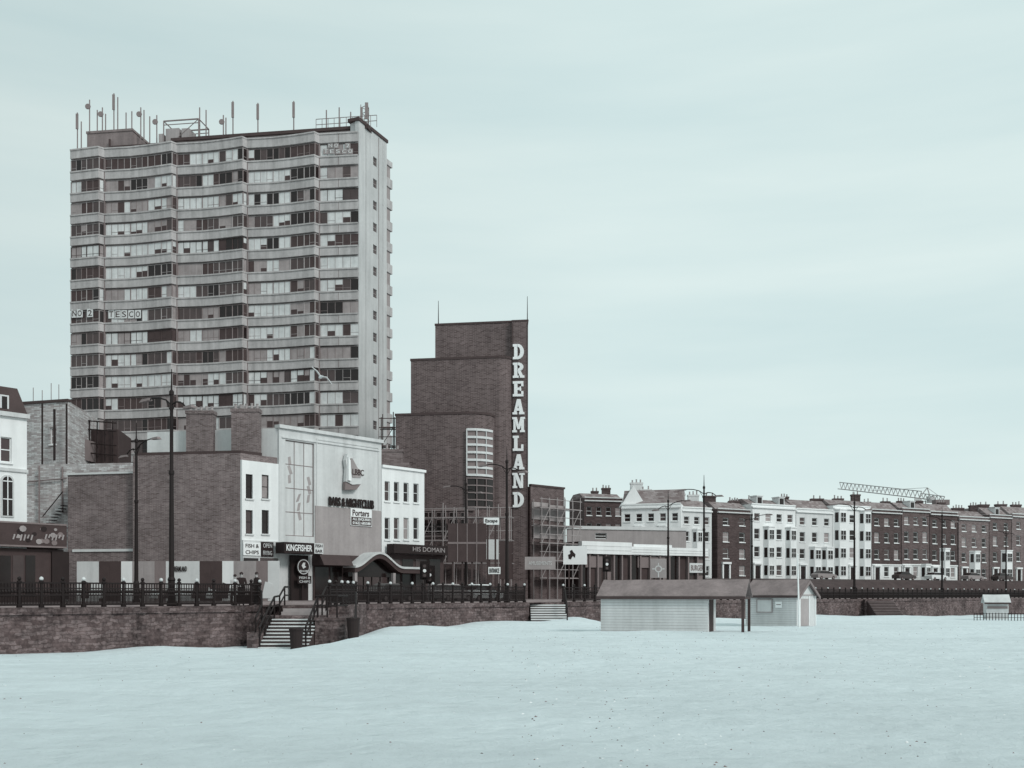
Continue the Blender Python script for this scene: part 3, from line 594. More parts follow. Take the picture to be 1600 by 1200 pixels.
m.hexa([p(a,1.7,zl),p(b,1.7,zl),p(b,.08,zl),p(a,.08,zl),p(a,1.1,zt_),p(b,1.1,zt_),p(b,.08,zt_),p(a,.08,zt_)]); m.build('canopy','brown',hf)
MB().fbox(FF,U(488),U(596),.075,.16,gz,FF.uz(545,868)[1]-.002).build('entrance_wall','brown',hf)
for a,b in((545,556),(558,569),(571,582),(584,594)): r=FF.rect(a,b,890,912); MB().fbox(FF,r[0],r[1],.905,.95,gz+.1,z0_-.52).build('entrance_door','glass2',hf)
for a,b in((490,511),(514,532)): r=FF.rect(a,b,886,912); MB().fbox(FF,r[0],r[1],.165,.21,gz+.3,r[3]).build('shop_window','glass',hf)
for px in(537,597,654): u=U(px); MB().fbox(FF,u-.15,u+.15,1.4,1.7,gz,FF.uz(570,885)[1]-.605).build('column','stucco_dull',hf)
kf=thing('fish_bar_sign','dark projecting fish bar sign box with round plate below','sign',FF.p(U(458),.5,gz))
sign(kf,425,484,849,866,.5,'dark','KINGFISHER','white',th=1.2,tr=(428,468))
sign(kf,471,485,850,866,1.74,'offwhite',None,'dark',lines=['FISH','BAR'],th=.03,pad=.12,bold=0)
u,z=FF.uz(463,886); pp=MB().disc(FF,u,z,.7,.9,1.0).build('round_plate','dark',kf); m=MB()
for i in range(24):
    a=2*math.pi*i/24; b=2*math.pi*(i+1)/24; m.fprism(FF,[(u+.64*math.cos(a),z+.64*math.sin(a)),(u+.64*math.cos(b),z+.64*math.sin(b)),(u+.58*math.cos(b),z+.58*math.sin(b)),(u+.58*math.cos(a),z+.58*math.sin(a))],1.002,1.02)
m.fprism(FF,[(u-.22,z+.1),(u-.05,z-.16),(u+.26,z),(u+.1,z+.1),(u+.17,z+.36),(u-.05,z+.36)],1.002,1.03); m.build('ring','stucco_grey',pp)
text('FISH & CHIPS',FF,(u-.42,u+.42,z-.44,z-.28),1.01,'stucco_grey',pp)
MB().fbox(FF,u-.08,u+.08,.8,.89,gz,z-.5).fbox(FF,u-.9,u+.9,.2,.5,gz,FF.uz(463,868)[1]).build('post','dark',kf)
sign(kf,453,474,900,912,1.05,'dark',None,'offwhite',lines=['FISH &','CHIPS'],th=.05,pad=.1,bold=0)
# ---- white three-storey house
rects=[]
for px in(605,619.5,634.5,650): rects+=[FF.rect(px-4,px+4,752+ (px-605)*.08,783+(px-605)*.06),FF.rect(px-4,px+4,809,843)]
hg=building('white_shop_house','white rendered house with two rows of sash windows and dark shop below','house',FF,U(596.5),U(663),gz,11.85,back(9),rects,'stucco','stucco',fm='offwhite')
MB().fbox(FF,U(596.5),U(663)+.1,-.4,.18,11.852,12.1).build('parapet','white',hg)
MB().fbox(FF,U(601),U(690),.3,1.3,FF.uz(640,866)[1],FF.uz(640,852)[1]).build('shop_awning','dark',hg); r=FF.rect(630,680,856,863); text('HIS DOMAIN',FF,r,1.31,'stucco_dull',hg,bold=0)
MB().fbox(FF,U(600),U(690),-2,.28,gz,FF.uz(640,866)[1]-.01).build('shop_front','brown',hg)
for k in range(4): r=FF.rect(604+k*21,621+k*21,874,910); MB().fbox(FF,r[0],r[1],.282,.33,gz+.4,r[3]).build('shop_window','glass' if k%2 else 'glass2',hg)
m=thing('brick_rear_house','small brick house with chimney behind the white shop house','house',(*XY(615,106),gz)); MB().box(*[XY(596,106)[0],XY(640,106)[0]],105,110,gz,ZP(725,106)).build('wall','brick_brown',m); chimney(m,*XY(613,106),ZP(727,106),ZP(703,106),2.2,1.2,'brick_brown',2)
# ------------------------------------------------------------------ cinema
b_=V((1.82,112.3)); dr=V((10.36,-1.6)).normalized(); a_=b_-dr*20; DF=Face(a_,b_); cz=thing('cinema','stepped dark brick cinema with tall fin lettered down its edge','cinema',DF.p(12,-3,gz))
D=lambda px:DF.uz(px,0)[0]
MB().fbox(DF,D(680),D(801),-7,0,gz,ZP(507,113.4)).fbox(DF,D(680)-.05,D(800.5),-7.05,.08,ZP(507,113.4),ZP(504,113.4),1).build('tower',['brick_cinema','brown'],cz)
fc=DF.p(D(826),.5,0); fl=DF.p(D(801)+.01,.5,0); fp_=[DF.p(D(801)+.01,-7,0),fl,fc,V((fc.x-.05,fc.y+7.3,0))]
MB().prism(fp_,gz,ZP(504,112.4)).prism([fp_[0]+V((-.1,0,0)),fl+V((-.05,-.06,0)),fc+V((.05,-.06,0)),fp_[3]+V((.05,.1,0))],ZP(504,112.4)+.002,ZP(501.5,112.4),1).build('fin',['brick_cinema','brown'],cz)
m=MB()
for px in(801.8,825.2): m.fbox(DF,D(px)-.05,D(px)+.05,.502,.56,ZP(905,112),ZP(505,112))
m.build('fin_edge','brown',cz)
D1=DF.off(1.6); d1=lambda px:D1.uz(px,0)[0]
poly=[D1.p(d1(642),-12,0),D1.p(d1(642),0,0),D1.p(d1(780),0,0),D1.p(d1(790),-.25,0),D1.p(d1(796),-.8,0),D1.p(d1(799),-1.55,0),D1.p(d1(799),-12,0)]
zt=ZP(562,112); MB().prism(poly,gz,zt).build('stepped_block','brick_cinema',cz)
MB().prism([D1.p(d1(641),-12,0),D1.p(d1(641),.06,0),D1.p(d1(780),.06,0),D1.p(d1(791),-.2,0),D1.p(d1(797),-.75,0),D1.p(d1(800)-.02,-1.55,0),D1.p(d1(800)-.02,-12,0)],zt+.002,zt+.25).build('coping','brown',cz)
D2=DF.off(4.2); d2=lambda px:D2.uz(px,0)[0]; zt=ZP(648,109.5)
poly=[D2.p(d2(618),-12,0),D2.p(d2(618),0,0),D2.p(d2(730),0,0),D2.p(d2(742),-.15,0),D2.p(d2(752),-.5,0),D2.p(d2(759),-1.0,0),D2.p(d2(764),-1.7,0),D2.p(d2(766),-2.55,0),D2.p(d2(640),-12,0)]
MB().prism(poly,gz,zt).build('stepped_block','brick_cinema',cz)
MB().prism([D2.p(d2(617),-3,0),D2.p(d2(617),.06,0),D2.p(d2(730),.06,0),D2.p(d2(742.5),-.08,0),D2.p(d2(753),-.43,0),D2.p(d2(760),-.94,0),D2.p(d2(765),-1.65,0),D2.p(d2(767),-2.5,0)],zt+.002,zt+.25).build('coping','brown',cz)
def cur(r,o): return [D2.p(r[0],o,0),D2.p(d2(742),-.15+o,0),D2.p(d2(752),-.5+o,0),D2.p(d2(760),-1.0+o,0),D2.p(d2(766),-1.75+o,0)]
def glazing(y0,y1,ns,fm,pm,hw):
    r=D2.rect(731,766,y0,y1); m=MB()
    for k in range(ns+1):
        z=r[2]+(r[3]-r[2])*k/ns; m.prism(cur(r,.3)+cur(r,.02)[::-1],z-hw,z+hw)
    for px,o in((745,-.2),(758,-.85)): m.fbox(D2,d2(px)-.03,d2(px)+.03,o,o+.28,r[2],r[3])
    m.fbox(D2,r[0]-.12,r[0]-.01,.003,.32,r[2]-.08,r[3]+.08)
    lw=m.build('louvred_window',fm,cz); MB().prism(cur(r,.12)+cur(r,.0)[::-1],r[2]+.01,r[3]-.01).build('pane',pm,lw)
glazing(671,742,6,'offwhite','mid',.12); glazing(747,792,4,'mid','glass',.06)
m=MB(); 
for py in(797,838,866): m.fbox(D2,d2(640),d2(742),.003,.15,ZP(py,109.5)-.1,ZP(py,109.5)+.1)
m.build('string_course','mid',cz)
for a,b in [(662,678),(682,698),(702,716),(720,732)]:
    r=D2.rect(a,b,800,834); wn=MB().fbox(D2,r[0],r[1],.003,.08,r[2],r[3]).build('window','mid',cz)
    m=MB()
    for k in range(2):
        for j in range(3): w0=(r[1]-r[0])/2; h0=(r[3]-r[2])/3; m.fbox(D2,r[0]+w0*k+.06,r[0]+w0*(k+1)-.06,.082,.09,r[2]+h0*j+.07,r[2]+h0*(j+1)-.07)
    m.build('pane','glass',wn)
for px,y0 in((685,470),(824,463)):
    x,y=XY(px,114); MB().tube((x,y,ZP(508,114)-.3),(x,y,ZP(y0,114)),.06,.025).build('lightning_rod','dark',cz)
MB().tube(DF.p(D(757),-1,ZP(502.5,113)),DF.p(D(824),-1,ZP(500,113)),.07,n=4).build('roof_rail','dark',cz)
def ring(cx,cy,ox,oy,ix,iy,a0,a1,n=8):
    out=[]
    for i in range(n):
        a=math.radians(a0+(a1-a0)*i/n); b=math.radians(a0+(a1-a0)*(i+1)/n)
        out.append([(cx+ix*math.cos(a),cy+iy*math.sin(a)),(cx+ox*math.cos(a),cy+oy*math.sin(a)),(cx+ox*math.cos(b),cy+oy*math.sin(b)),(cx+ix*math.cos(b),cy+iy*math.sin(b))])
    return out
def bxp(a,b,c,e): return [(a,c),(b,c),(b,e),(a,e)]
G={'D':[bxp(.12,.42,0,1),bxp(0,.5,0,.16),bxp(0,.5,.84,1)]+ring(.45,.5,.57,.5,.24,.32,-90,90),
 'R':[bxp(.12,.42,0,1),bxp(0,.54,0,.15),bxp(0,.5,.85,1),[(.42,.48),(.7,.5),(1.0,.06),(.66,.06)],bxp(.66,1.06,0,.15)]+ring(.48,.72,.5,.28,.18,.11,-90,90),
 'E':[bxp(.12,.42,0,1),bxp(0,.97,0,.16),bxp(0,.97,.84,1),bxp(.4,.72,.42,.58),bxp(.78,.97,.1,.34),bxp(.78,.97,.66,.9),bxp(.64,.76,.35,.65)],
 'A':[[(.06,.05),(.3,.05),(.62,1),(.38,1)],[(.66,.05),(.98,.05),(.7,1),(.38,1)],bxp(.25,.75,.24,.4),bxp(-.03,.4,0,.14),bxp(.58,1.06,0,.14)],
 'M':[bxp(.06,.27,0,1),bxp(.77,1.02,0,1),bxp(-.05,.38,0,.14),bxp(.66,1.1,0,.14),[(.06,1),(.36,1),(.64,.2),(.44,.2)],[(.72,1),(1.02,1),(.64,.2),(.44,.2)],bxp(-.05,.2,.86,1),bxp(.9,1.12,.86,1)],
 'L':[bxp(.12,.42,0,1),bxp(0,.97,0,.16),bxp(0,.54,.85,1),bxp(.77,.97,.1,.42)],
 'N':[bxp(.08,.28,0,1),bxp(.74,.94,0,1),bxp(-.03,.4,0,.14),bxp(.6,1.08,.86,1),bxp(-.05,.25,.86,1),[(.08,1),(.4,1),(.94,0),(.64,0)]]}
for ch,yc in zip('DREAMLAND',(550,579,608,636,664,693,722,751,781)):
    u0=D(802.8); u1=D(819.5); z=DF.off(.5).uz(811,yc)[1]; h=1.66; m=MB()
    for i,pl in enumerate(G[ch]): m.fprism(DF,[(u0+(u1-u0)*a,z-h/2+h*b) for a,b in pl],.505,.72+i*.006)
    m.build('letter','white',cz)
Fb=Face(XY(829,117),XY(884,121)); hk=building('scaffolded_block','brick block wrapped in scaffolding right of the lettered fin','building',Fb,0,Fb.L-.3,gz,ZP(762,119),(-1,7),[],'brick_cinema','brick_cinema')
MB().fbox(Fb,0,Fb.L-.2,-.3,.1,ZP(762,119),ZP(759,119)).build('coping','brown',hk)
m=MB()
for k,(a,b,y0,y1) in enumerate([(830,856,785,812),(857,882,790,815),(832,880,820,842)]): r=Fb.rect(a,b,y0,y1); m.fbox(Fb,r[0],r[1],.05,.12+.004*k,r[2],r[3])
m.build('sheeting','stucco_dull',hk)
def scaffold(label,F,u0,u1,d0,d1,zs,nu,mt='steel',r=.06):
    root=thing('scaffolding',label,'scaffolding',F.p((u0+u1)/2,d1,gz)); ztop=zs[-1]+1.1
    for i in range(nu+1):
        u=u0+(u1-u0)*i/nu
        for d in(d0,d1): MB().tube(F.p(u,d,gz),F.p(u,d,ztop+R.uniform(-.2,.6)),r,n=5).build('upright',mt,root)
    for z in zs:
        for d in(d0,d1):
            MB().tube(F.p(u0-.3,d,z),F.p(u1+.3,d,z),r,n=5).build('ledger',mt,root)
        MB().tube(F.p(u0-.3,d1,z+1),F.p(u1+.3,d1,z+1),r*.85,n=5).build('guard_rail',mt,root)
        MB().fbox(F,u0,u1,d0+.08,d1-.08,z+.07,z+.12).build('platform','mid',root)
    m=MB()
    for i in range(0,nu,2):
        for a,b in zip(zs,zs[1:]): m.tube(F.p(u0+(u1-u0)*i/nu,d1,a),F.p(u0+(u1-u0)*(i+1)/nu,d1,b),.04,n=5)
    if m.v: m.build('brace',mt,root)
scaffold('tall steel scaffolding in front of the block right of the fin',Fb,.2,Fb.L+.8,.3,1.6,[1.8,3.8,5.8,7.8,9.8],5,'stucco_dull',.05)
D4=DF.off(4.2); scaffold('low scaffolding across the base of the brick cinema',D4,d2(664),d2(800),.5,1.7,[3.2,5.6,8.0],8,'stucco_dull',.045)
scaffold('short scaffold tower behind the white shop house',Face(XY(598,112),XY(617,112)),0,1.3,0,1.2,[12,14,16,18],1,'brown')
def freeboard(name,label,cat,px0,px1,y0,y1,Y,mt,post='brown',nb=2):
    F=Face(XY(px0,Y),XY(px1,Y)); root=thing(name,label,cat,F.p(F.L/2,0,gz)); MB().fbox(F,0,F.L,0,.12,ZP(y1,Y),ZP(y0,Y)).build('board',mt,root)
    for k in range(nb): u=F.L*(k+.5)/nb; MB().fbox(F,u-.08,u+.08,-.16,-.002,gz,ZP(y0+2,Y)).build('post',post,root)
    return root,F
rt,F=freeboard('billboard','large brown billboard on posts in front of the cinema','billboard',700,760,818,878,90,'brown',nb=4)
m=MB()
for k in(1,2,3): m.fbox(F,F.L*k/4-.04,F.L*k/4+.04,.122,.16,ZP(878,90),ZP(818,90))
m.fbox(F,0,F.L,.125,.15,ZP(850,90),ZP(847,90)); m.build('batten','mid',rt)
rt,F=freeboard('sign_board','small white sign board beside the cinema fin','sign',756,780,809,820,93,'white'); text('Escape',F,(.15,F.L-.15,ZP(818,93),ZP(811,93)),.124,'dark',rt)
rt,F=freeboard('sign_board','low white sign board below the brown billboard','sign',763,782,886,897,88,'white'); text('ENTRANCE',F,(.1,F.L-.1,ZP(895,88),ZP(888,88)),.124,'dark',rt)
rt,F=freeboard('hoarding_panel','white hoarding panel right of the brown billboard','hoarding',760,779,843,874,96,'offwhite')
rt,F=freeboard('hoarding_panel','dark hoarding panel between the brown billboard and the fin','hoarding',781,800,846,905,100,'brown')
rt,F=freeboard('sign_board','white arcade sign board with dark emblem left of the low arcade','sign',880,917,853,882,112,'white')
zc_=ZP(867,112); m=MB()
u=F.L*.35; q=.62; m.fprism(F,[(u+q*a,zc_+q*b) for a,b in[(-.5,-.7),(-.1,-.8),(.2,-.2),(.6,-.5),(.7,.1),(.3,.5),(.1,.9),(-.3,.7),(-.2,.2),(-.6,0)]],.122,.15)
m.build('emblem','dark',rt)
rt,F=freeboard('sign_board','long pale fascia board at the foot of the scaffolding','sign',820,868,870,890,108,'stucco_dull'); text('AMUSEMENTS',F,(.4,F.L-.4,ZP(883,108),ZP(877,108)),.124,'offwhite',rt,bold=0)
Fh=Face(XY(121,84.6),XY(437,83)); rt=thing('painted_hoarding','long hoarding painted in pale and dark stripes below the brick gable','hoarding',Fh.p(Fh.L/2,0,gz)); n=18
for k in range(n):
    u0=Fh.L*k/n; u1=Fh.L*(k+1)/n-.01; MB().fbox(Fh,u0,u1,0,.1,gz,ZP(877,84)).build('panel',['offwhite','mid','stucco_dull','stucco','brown','stucco_grey'][(k*5+k//3)%6],rt)
m=MB()
for k in range(14):
    u=Fh.L*(k+.6)/14.5; h=R.uniform(.5,1.3); m.fprism(Fh,[(u-.4,gz+.3),(u+.3,gz+.3),(u+.5,gz+.3+h),(u-.1,gz+.5+h)],.103,.12+.002*k,k%2)
m.build('painted_shape',['brown','offwhite'],rt); text('DREAMLAND',Fh,(Fh.L*.48,Fh.L*.55,ZP(893,84),ZP(885,84)),.16,'dark',rt)
# ------------------------------------------------------------------ low arcades right of cinema
Fb=Face(XY(886,138),XY(1072,142)); lb=building('flat_roofed_hall','long low flat roofed brown hall behind the white arcades','hall',Fb,0,Fb.L,gz,ZP(828,140),(1,10),[Fb.rect(930,948,833,842)],'stucco_dull','stucco_dull',sill=None)
MB().fbox(Fb,-.1,Fb.L+.1,-.4,.15,ZP(828,140),ZP(823,140)).build('coping','offwhite',lb)
def arcade(label,px0,px1,Ya,Yb,yt,ym,n,txt=None):
    F=Face(XY(px0,Ya),XY(px1,Yb)); Y=(Ya+Yb)/2; z1=ZP(yt,Y); zm=ZP(ym,Y); root=thing('amusement_arcade',label,'arcade',F.p(F.L/2,0,gz))
    MB().fbox(F,0,F.L,-7,-.4,gz,z1).build('wall','brown',root); MB().fbox(F,-.1,F.L+.1,-.39,.3,zm,z1+.02).build('fascia','stucco',root)
    m=MB()
    for k in(2,4): m.fbox(F,0,F.L,.302,.33,zm+(z1-zm)*k/6-.04,zm+(z1-zm)*k/6+.02)
    m.build('fascia_groove','stucco_grey',root)
    for k in range(n):
        u0=F.L*k/n; MB().fbox(F,u0+.15,u0+F.L/n-.15,-.39,-.3,gz+.3,zm-.1).build('shop_window',['glass','brown','glass2','mid'][k%4],root); MB().fbox(F,u0-.1,u0+.1,-.38,.1,gz,zm-.003).build('pillar','mid',root)
    MB().fbox(F,F.L*.1,F.L*.45,-.29,-.1,zm-1.6,zm-.2).build('shutter','mid',root)
    if txt: sign(root,px1-28,px1-2,880,895,.1,'offwhite',txt,'mid',F=F)
arcade('white fronted low arcade behind the traffic light',908,984,120,124,847,866,6); arcade('white fronted low arcade with a stepped roof right of the road sign',985,1104,126,132,856,868,8,'BURGERS')
MB_=MB().prism([XY(990,126.5),XY(1050,129),XY(1050,131),XY(990,129)],ZP(868,127),ZP(851,128)); tag(MB_.build('roof_block','stucco',base=(*XY(1020,128),ZP(868,127))),'white raised roof block above the right arcade','roof block')
# ------------------------------------------------------------------ brick house, white hotel, terrace
def house(label,F,px0,px1,z0,z1,st,cols,wm,cat='house',group=None,gm=None,bayc=(),roof=1.6,chim=(.0,1.0),door=0,name='terraced_house',bd=7,fr='white',cm='brick_terrace',dorm=0,bays=3):
    u0=F.uz(px0,0)[0]; u1=F.uz(px1,0)[0]; W=u1-u0; sh=(z1-z0-.7)/st; rects=[]
    cw=W/cols
    for s in range(st):
        for c in range(cols):
            if s==0 and c==door: continue
            if s<bays and c in bayc: continue
            ww=min(1.15,cw*.52); uc=u0+cw*(c+.5); zb=z0+sh*s+sh*(.3 if s else .28); hh=sh*(.58 if s<st-1 else .44)
            rects.append((uc-ww/2,uc+ww/2,zb,zb+hh))
    rt=building(name,label,cat,F,u0,u1,z0,z1,(-F.n*bd)[:2],rects,wm,None,group=group,zsplit=z0+sh*.98,gm=gm or wm,fm=fr,ny=2,nx=1)
    uc=u0+cw*(door+.5); d=MB().fbox(F,uc-.55,uc+.55,.003,.06,z0,z0+2.3).build('door','dark',rt); MB().fbox(F,uc-.8,uc-.56,.003,.25,z0,z0+2.5).fbox(F,uc+.56,uc+.8,.003,.25,z0,z0+2.5).fbox(F,uc-.85,uc+.85,.003,.4,z0+2.502,z0+2.8).build('door_surround','white',d)
    for c in bayc:
        uc=u0+cw*(c+.5); w=cw*.9; hb=sh*min(bays,st)-.1; poly=[F.p(uc-w/2,.003,0),F.p(uc-w*.3,.8,0),F.p(uc+w*.3,.8,0),F.p(uc+w/2,.003,0)]
        MB().prism(poly,z0,z0+hb).prism([F.p(uc-w/2-.1,.004,0),F.p(uc-w*.3-.05,.9,0),F.p(uc+w*.3+.05,.9,0),F.p(uc+w/2+.1,.004,0)],z0+hb+.002,z0+hb+.2).build('bay','stucco',rt)
        B=F.off(1.01); S1=Face(poly[0][:2],poly[1][:2]); S2=Face(poly[2][:2],poly[3][:2])
        for s in range(min(bays,st)):
            zb=z0+sh*s+sh*.28; window(B,(uc-w*.24,uc+w*.24,zb,zb+sh*.55),rt,'white','glass',2,2,.2,.06,None)
            for X in(S1,S2): MB().fbox(X,X.L*.2,X.L*.8,.003,.02,zb,zb+sh*.55).build('side_window','glass',rt)
    MB().fbox(F,u0,u1,.003,.3,z1-.62,z1-.42).build('cornice','white' if wm[:6]=='stucco' else 'stucco_grey',rt); MB().fbox(F,u0,u1,.003,.15,z1-.05,z1+.12).build('parapet','white' if wm[:6]=='stucco' else 'stucco_grey',rt)
    if gm: MB().fbox(F,u0+.02,u1-.02,.003,.15,z0+sh*.98-.1,z0+sh*.98+.1).build('string_course','white',rt)
    if roof:
        p=F.p; m=MB(); m.hexa([p(u0+.02,-.5,z1-.02),p(u1-.02,-.5,z1-.02),p(u1-.02,-bd-.1,z1-.02),p(u0+.02,-bd-.1,z1-.02),p(u0+.05,-2.4,z1+roof),p(u1-.05,-2.4,z1+roof),p(u1-.05,-bd+1.5,z1+roof),p(u0+.05,-bd+1.5,z1+roof)]); m.build('roof','slate',rt)
        for k in range(dorm):
            uc=u0+W*(k+.5)/dorm; dw=MB().fbox(F,uc-.6,uc+.6,-2.3,-.7,z1,z1+1.35).fbox(F,uc-.7,uc+.7,-2.35,-.6,z1+1.352,z1+1.5).build('dormer_window','offwhite',rt); MB().fbox(F,uc-.45,uc+.45,-.698,-.68,z1+.2,z1+1.2).build('pane','glass',dw)
    for f in chim:
        q=F.p(u0+W*f,-3.2,0); chimney(rt,q.x,q.y,z1-.1,z1+roof+R.uniform(.1,1.3),R.uniform(1.1,2.1),.8,cm,R.choice([2,3,4]))
    return rt
Fk=Face(XY(912,168),XY(974,170)); house('dark brick end house left of the white hotel',Fk,913,973,gz,ZP(778,169),5,4,'brick_terrace',roof=.9,chim=(.45,.75),name='brick_house',fr='offwhite')
Fw=Face(XY(970,158),XY(1045,156)); house('white hotel with slate mansard and left chimney stack',Fw,971,1064,gz,ZP(788,157),5,5,'stucco',bayc=(1,3),roof=2.4,chim=(.2,.36),name='hotel',cat='hotel',cm='stucco_grey',dorm=0,bays=4)
Fw2=Face(XY(1060,157),XY(1114,160)); house('white stuccoed house between the hotel and the brick terrace end',Fw2,1065,1112,gz,ZP(793,158),5,3,'stucco_two',bayc=(1,),roof=1.3,chim=(.3,.8),cat='house',name='stucco_house',cm='stucco_grey',bays=4)
m=MB(); q=Fw.p(Fw.uz(989,0)[0],-.6,0); z=ZP(789,157); m.add([(q.x-1.9,q.y,z),(q.x+1.9,q.y,z),(q.x,q.y,z+3.1),(q.x-1.9,q.y+4,z),(q.x+1.9,q.y+4,z),(q.x,q.y+4,z+3.1)],[(0,1,2),(3,5,4),(0,2,5,3),(1,4,5,2),(0,3,4,1)])
m.build('gable','stucco',bpy.data.objects['hotel'])
FT=Face((32,160),(97.5,195)); g='terraced houses along the hillside road'
def zt(px,py): return FT.uz(px,py)[1]
house('dark brick terraced house at the left end of the hillside row',FT,1121,1172,2.2,zt(1146,796),4,2,'brick_terrace',group=g,chim=(.15,.9),roof=1.3)
house('white terraced house next to the dark brick end house',FT,1174,1243,2.2,zt(1208,789),4,4,'stucco',group=g,bayc=(1,3),chim=(.3,),roof=1.0,dorm=2)
house('white terraced house in the middle of the three white ones',FT,1244,1301,2.2,zt(1272,796),4,3,'stucco_two',group=g,bayc=(1,2),chim=(.05,.95),roof=1.7,bays=2)
house('white terraced house with bays beside the long brick row',FT,1302,1360,2.2,zt(1331,791),4,3,'stucco',group=g,bayc=(0,2),door=1,chim=(.5,.98),roof=1.2,bays=4)
house('brick terraced house with white ground floor, first right of the white ones',FT,1362,1408,2.2,zt(1385,797),4,3,'brick_terrace',group=g,gm='stucco',chim=(.3,.95),roof=1.5)
house('brick terraced house with white ground floor, second right of the white ones',FT,1409,1452,2.2,zt(1430,795),4,3,'brick_red',group=g,gm='stucco_two',chim=(.5,),roof=1.2,dorm=1,bayc=(2,),bays=1)
house('brick terraced house with white ground floor, third right of the white ones',FT,1453,1496,2.2,zt(1474,800),4,3,'brick_terrace',group=g,gm='stucco',bayc=(1,),chim=(.1,.95),bays=2)
house('lower brown brick terraced house behind the far lamp post',FT,1498,1545,2.2,zt(1520,808),4,3,'brick_brown',group=g,bayc=(1,),chim=(.45,.98),bays=2,roof=1.3)
house('narrow brown brick terraced house, second from the right edge',FT,1546,1580,2.2,zt(1563,805),4,2,'brick_red',group=g,chim=(.4,),dorm=1,roof=1.5,bayc=(1,),bays=2)
house('brown brick terraced house cut by the right picture edge',FT,1581,1640,2.2,zt(1605,804),4,3,'brick_brown',group=g,bayc=(1,),chim=(.1,.5))
# ------------------------------------------------------------------ crane
cr=thing('tower_crane','pale lattice tower crane jib above the hillside houses','crane',(*XY(1452,240),2.3)); Y=240
def lattice(p,q,w,h,n,r,up):
    m=MB(); p=V(p);q=V(q); a=(q-p).normalized(); s=a.cross(V((0,0,1))).normalized() if up!='v' else V((1,0,0)); t=V((0,0,1)) if up!='v' else V((0,1,0))
    C4=[s*w/2,-s*w/2,s*w/2+t*h,-s*w/2+t*h] if up=='v' else [s*w/2,-s*w/2,t*h]
    for c in C4: m.tube(p+c,q+c,r,n=4)
    for k in range(n):
        A=p+(q-p)*k/n; B=p+(q-p)*(k+1)/n
        for i in range(len(C4)): j=(i+1)%len(C4); m.tube(A+C4[i],B+C4[j],r*.6,n=4)
    return m
lattice((*XY(1312,262),ZP(764,262)),(*XY(1440,242),ZP(779,242)),1.4,1.7,20,.14,'h').build('jib','crane',cr)
lattice((*XY(1440,242),ZP(779,242)),(*XY(1476,236),ZP(784,236)),1.3,1.2,6,.14,'h').build('counter_jib','crane',cr)
x,y=XY(1441,241); lattice((x,y,2.3),(x,y,ZP(782,241)),1.6,1.6,14,.14,'v').build('mast','crane',cr)
m=MB(); m.path([(x-.8,y,ZP(779,241)),(x+1.2,y,ZP(762,241)),(x+2,y,ZP(780,241))],.14,n=4); m.path([(*XY(1360,254),ZP(767,254)),(x+1.2,y,ZP(762,241)),(*XY(1474,236),ZP(780,236))],.06,n=4); m.build('apex_frame','crane',cr)
MB().box(x+.9,x+2.4,y-1.6,y-.3,ZP(786,241),ZP(776,241)).build('cab','offwhite',cr); xx,yy=XY(1470,236.5); MB().box(xx-1.6,xx+1.6,yy-1.1,yy+1.1,ZP(789,236),ZP(781,236)).build('counterweight','mid',cr)
# ------------------------------------------------------------------ lamps
def lamp_proto():
    o=thing('street_lamp','l','street lamp',(0,0,0),'tall two-armed street lamps')
    MB().lathe((0,0,0),[(.24,0),(.24,.25),(.18,.35),(.17,1.3),(.2,1.35),(.14,1.5)],10).build('pole_base','iron',o)
    MB().lathe((0,0,1.5),[(.135,0),(.105,5),(.14,5.05),(.14,5.2),(.095,5.25),(.08,8.9),(.12,8.95),(.12,9.1),(.045,9.2),(.02,10.2)],8).build('pole','iron',o)
    # long nearly straight arm with a shallow bow, short lower arm dropping the other way
    for s,l,pts in((1,2.1,[(0.04,9.95),(.5,10.25),(1.1,10.42),(1.7,10.48),(2.1,10.46)]),(-1,1.3,[(.04,9.95),(.4,10.05),(.8,9.98),(1.1,9.82),(1.3,9.66)])):
        P3=[(s*a,0,b) for a,b in pts]
        a=MB().path(P3,.04).path([(s*.05,0,9.6),(s*pts[1][0],0,pts[1][1])],.025).build('arm','iron',o)
        e=V(P3[-1]); MB().hexa([e+V((s*-.15,-.11,-.06)),e+V((s*.7,-.16,-.09)),e+V((s*.7,.16,-.09)),e+V((s*-.15,.11,-.06)),e+V((s*-.15,-.06,.07)),e+V((s*.55,-.09,.07)),e+V((s*.55,.09,.07)),e+V((s*-.15,.06,.07))]).build('lamp_head','mid',a)
    return o
lp=lamp_proto(); an=math.atan2(.65,-.76)
LL=[(268,50.3,1,0,'tall black two-armed street lamp in front of the brick gable'),(213,66,1,1,'street lamp second from the left, before the low brick shed'),(728,92,1,0,'street lamp beside the brown billboard at the cinema'),(792,76.5,1,0,'street lamp on the railing in front of the lettered fin'),(1044,109,1,1,'street lamp in front of the white hotel'),(1100,95,1,0,'tall street lamp left of the dark brick end house'),(1175,128,1,1,'street lamp in front of the white terraced houses'),(1335,122.5,1.1,0,'street lamp rising behind the steps in the far sea wall'),(1472,140,1.08,0,'street lamp in front of the brick terraced houses on the right'),(1572,158,1,0,'street lamp nearest the right picture edge')]
for i,(px,Y,sc,fl,lab) in enumerate(LL):
    loc=(*XY(px,Y),gz); rt=an+(math.pi if fl else 0)
    if i==0: lp.location=loc; lp.rotation_euler=(0,0,rt); lp['label']=lab
    else: copy_tree(lp,None,loc,rt,sc,lab)
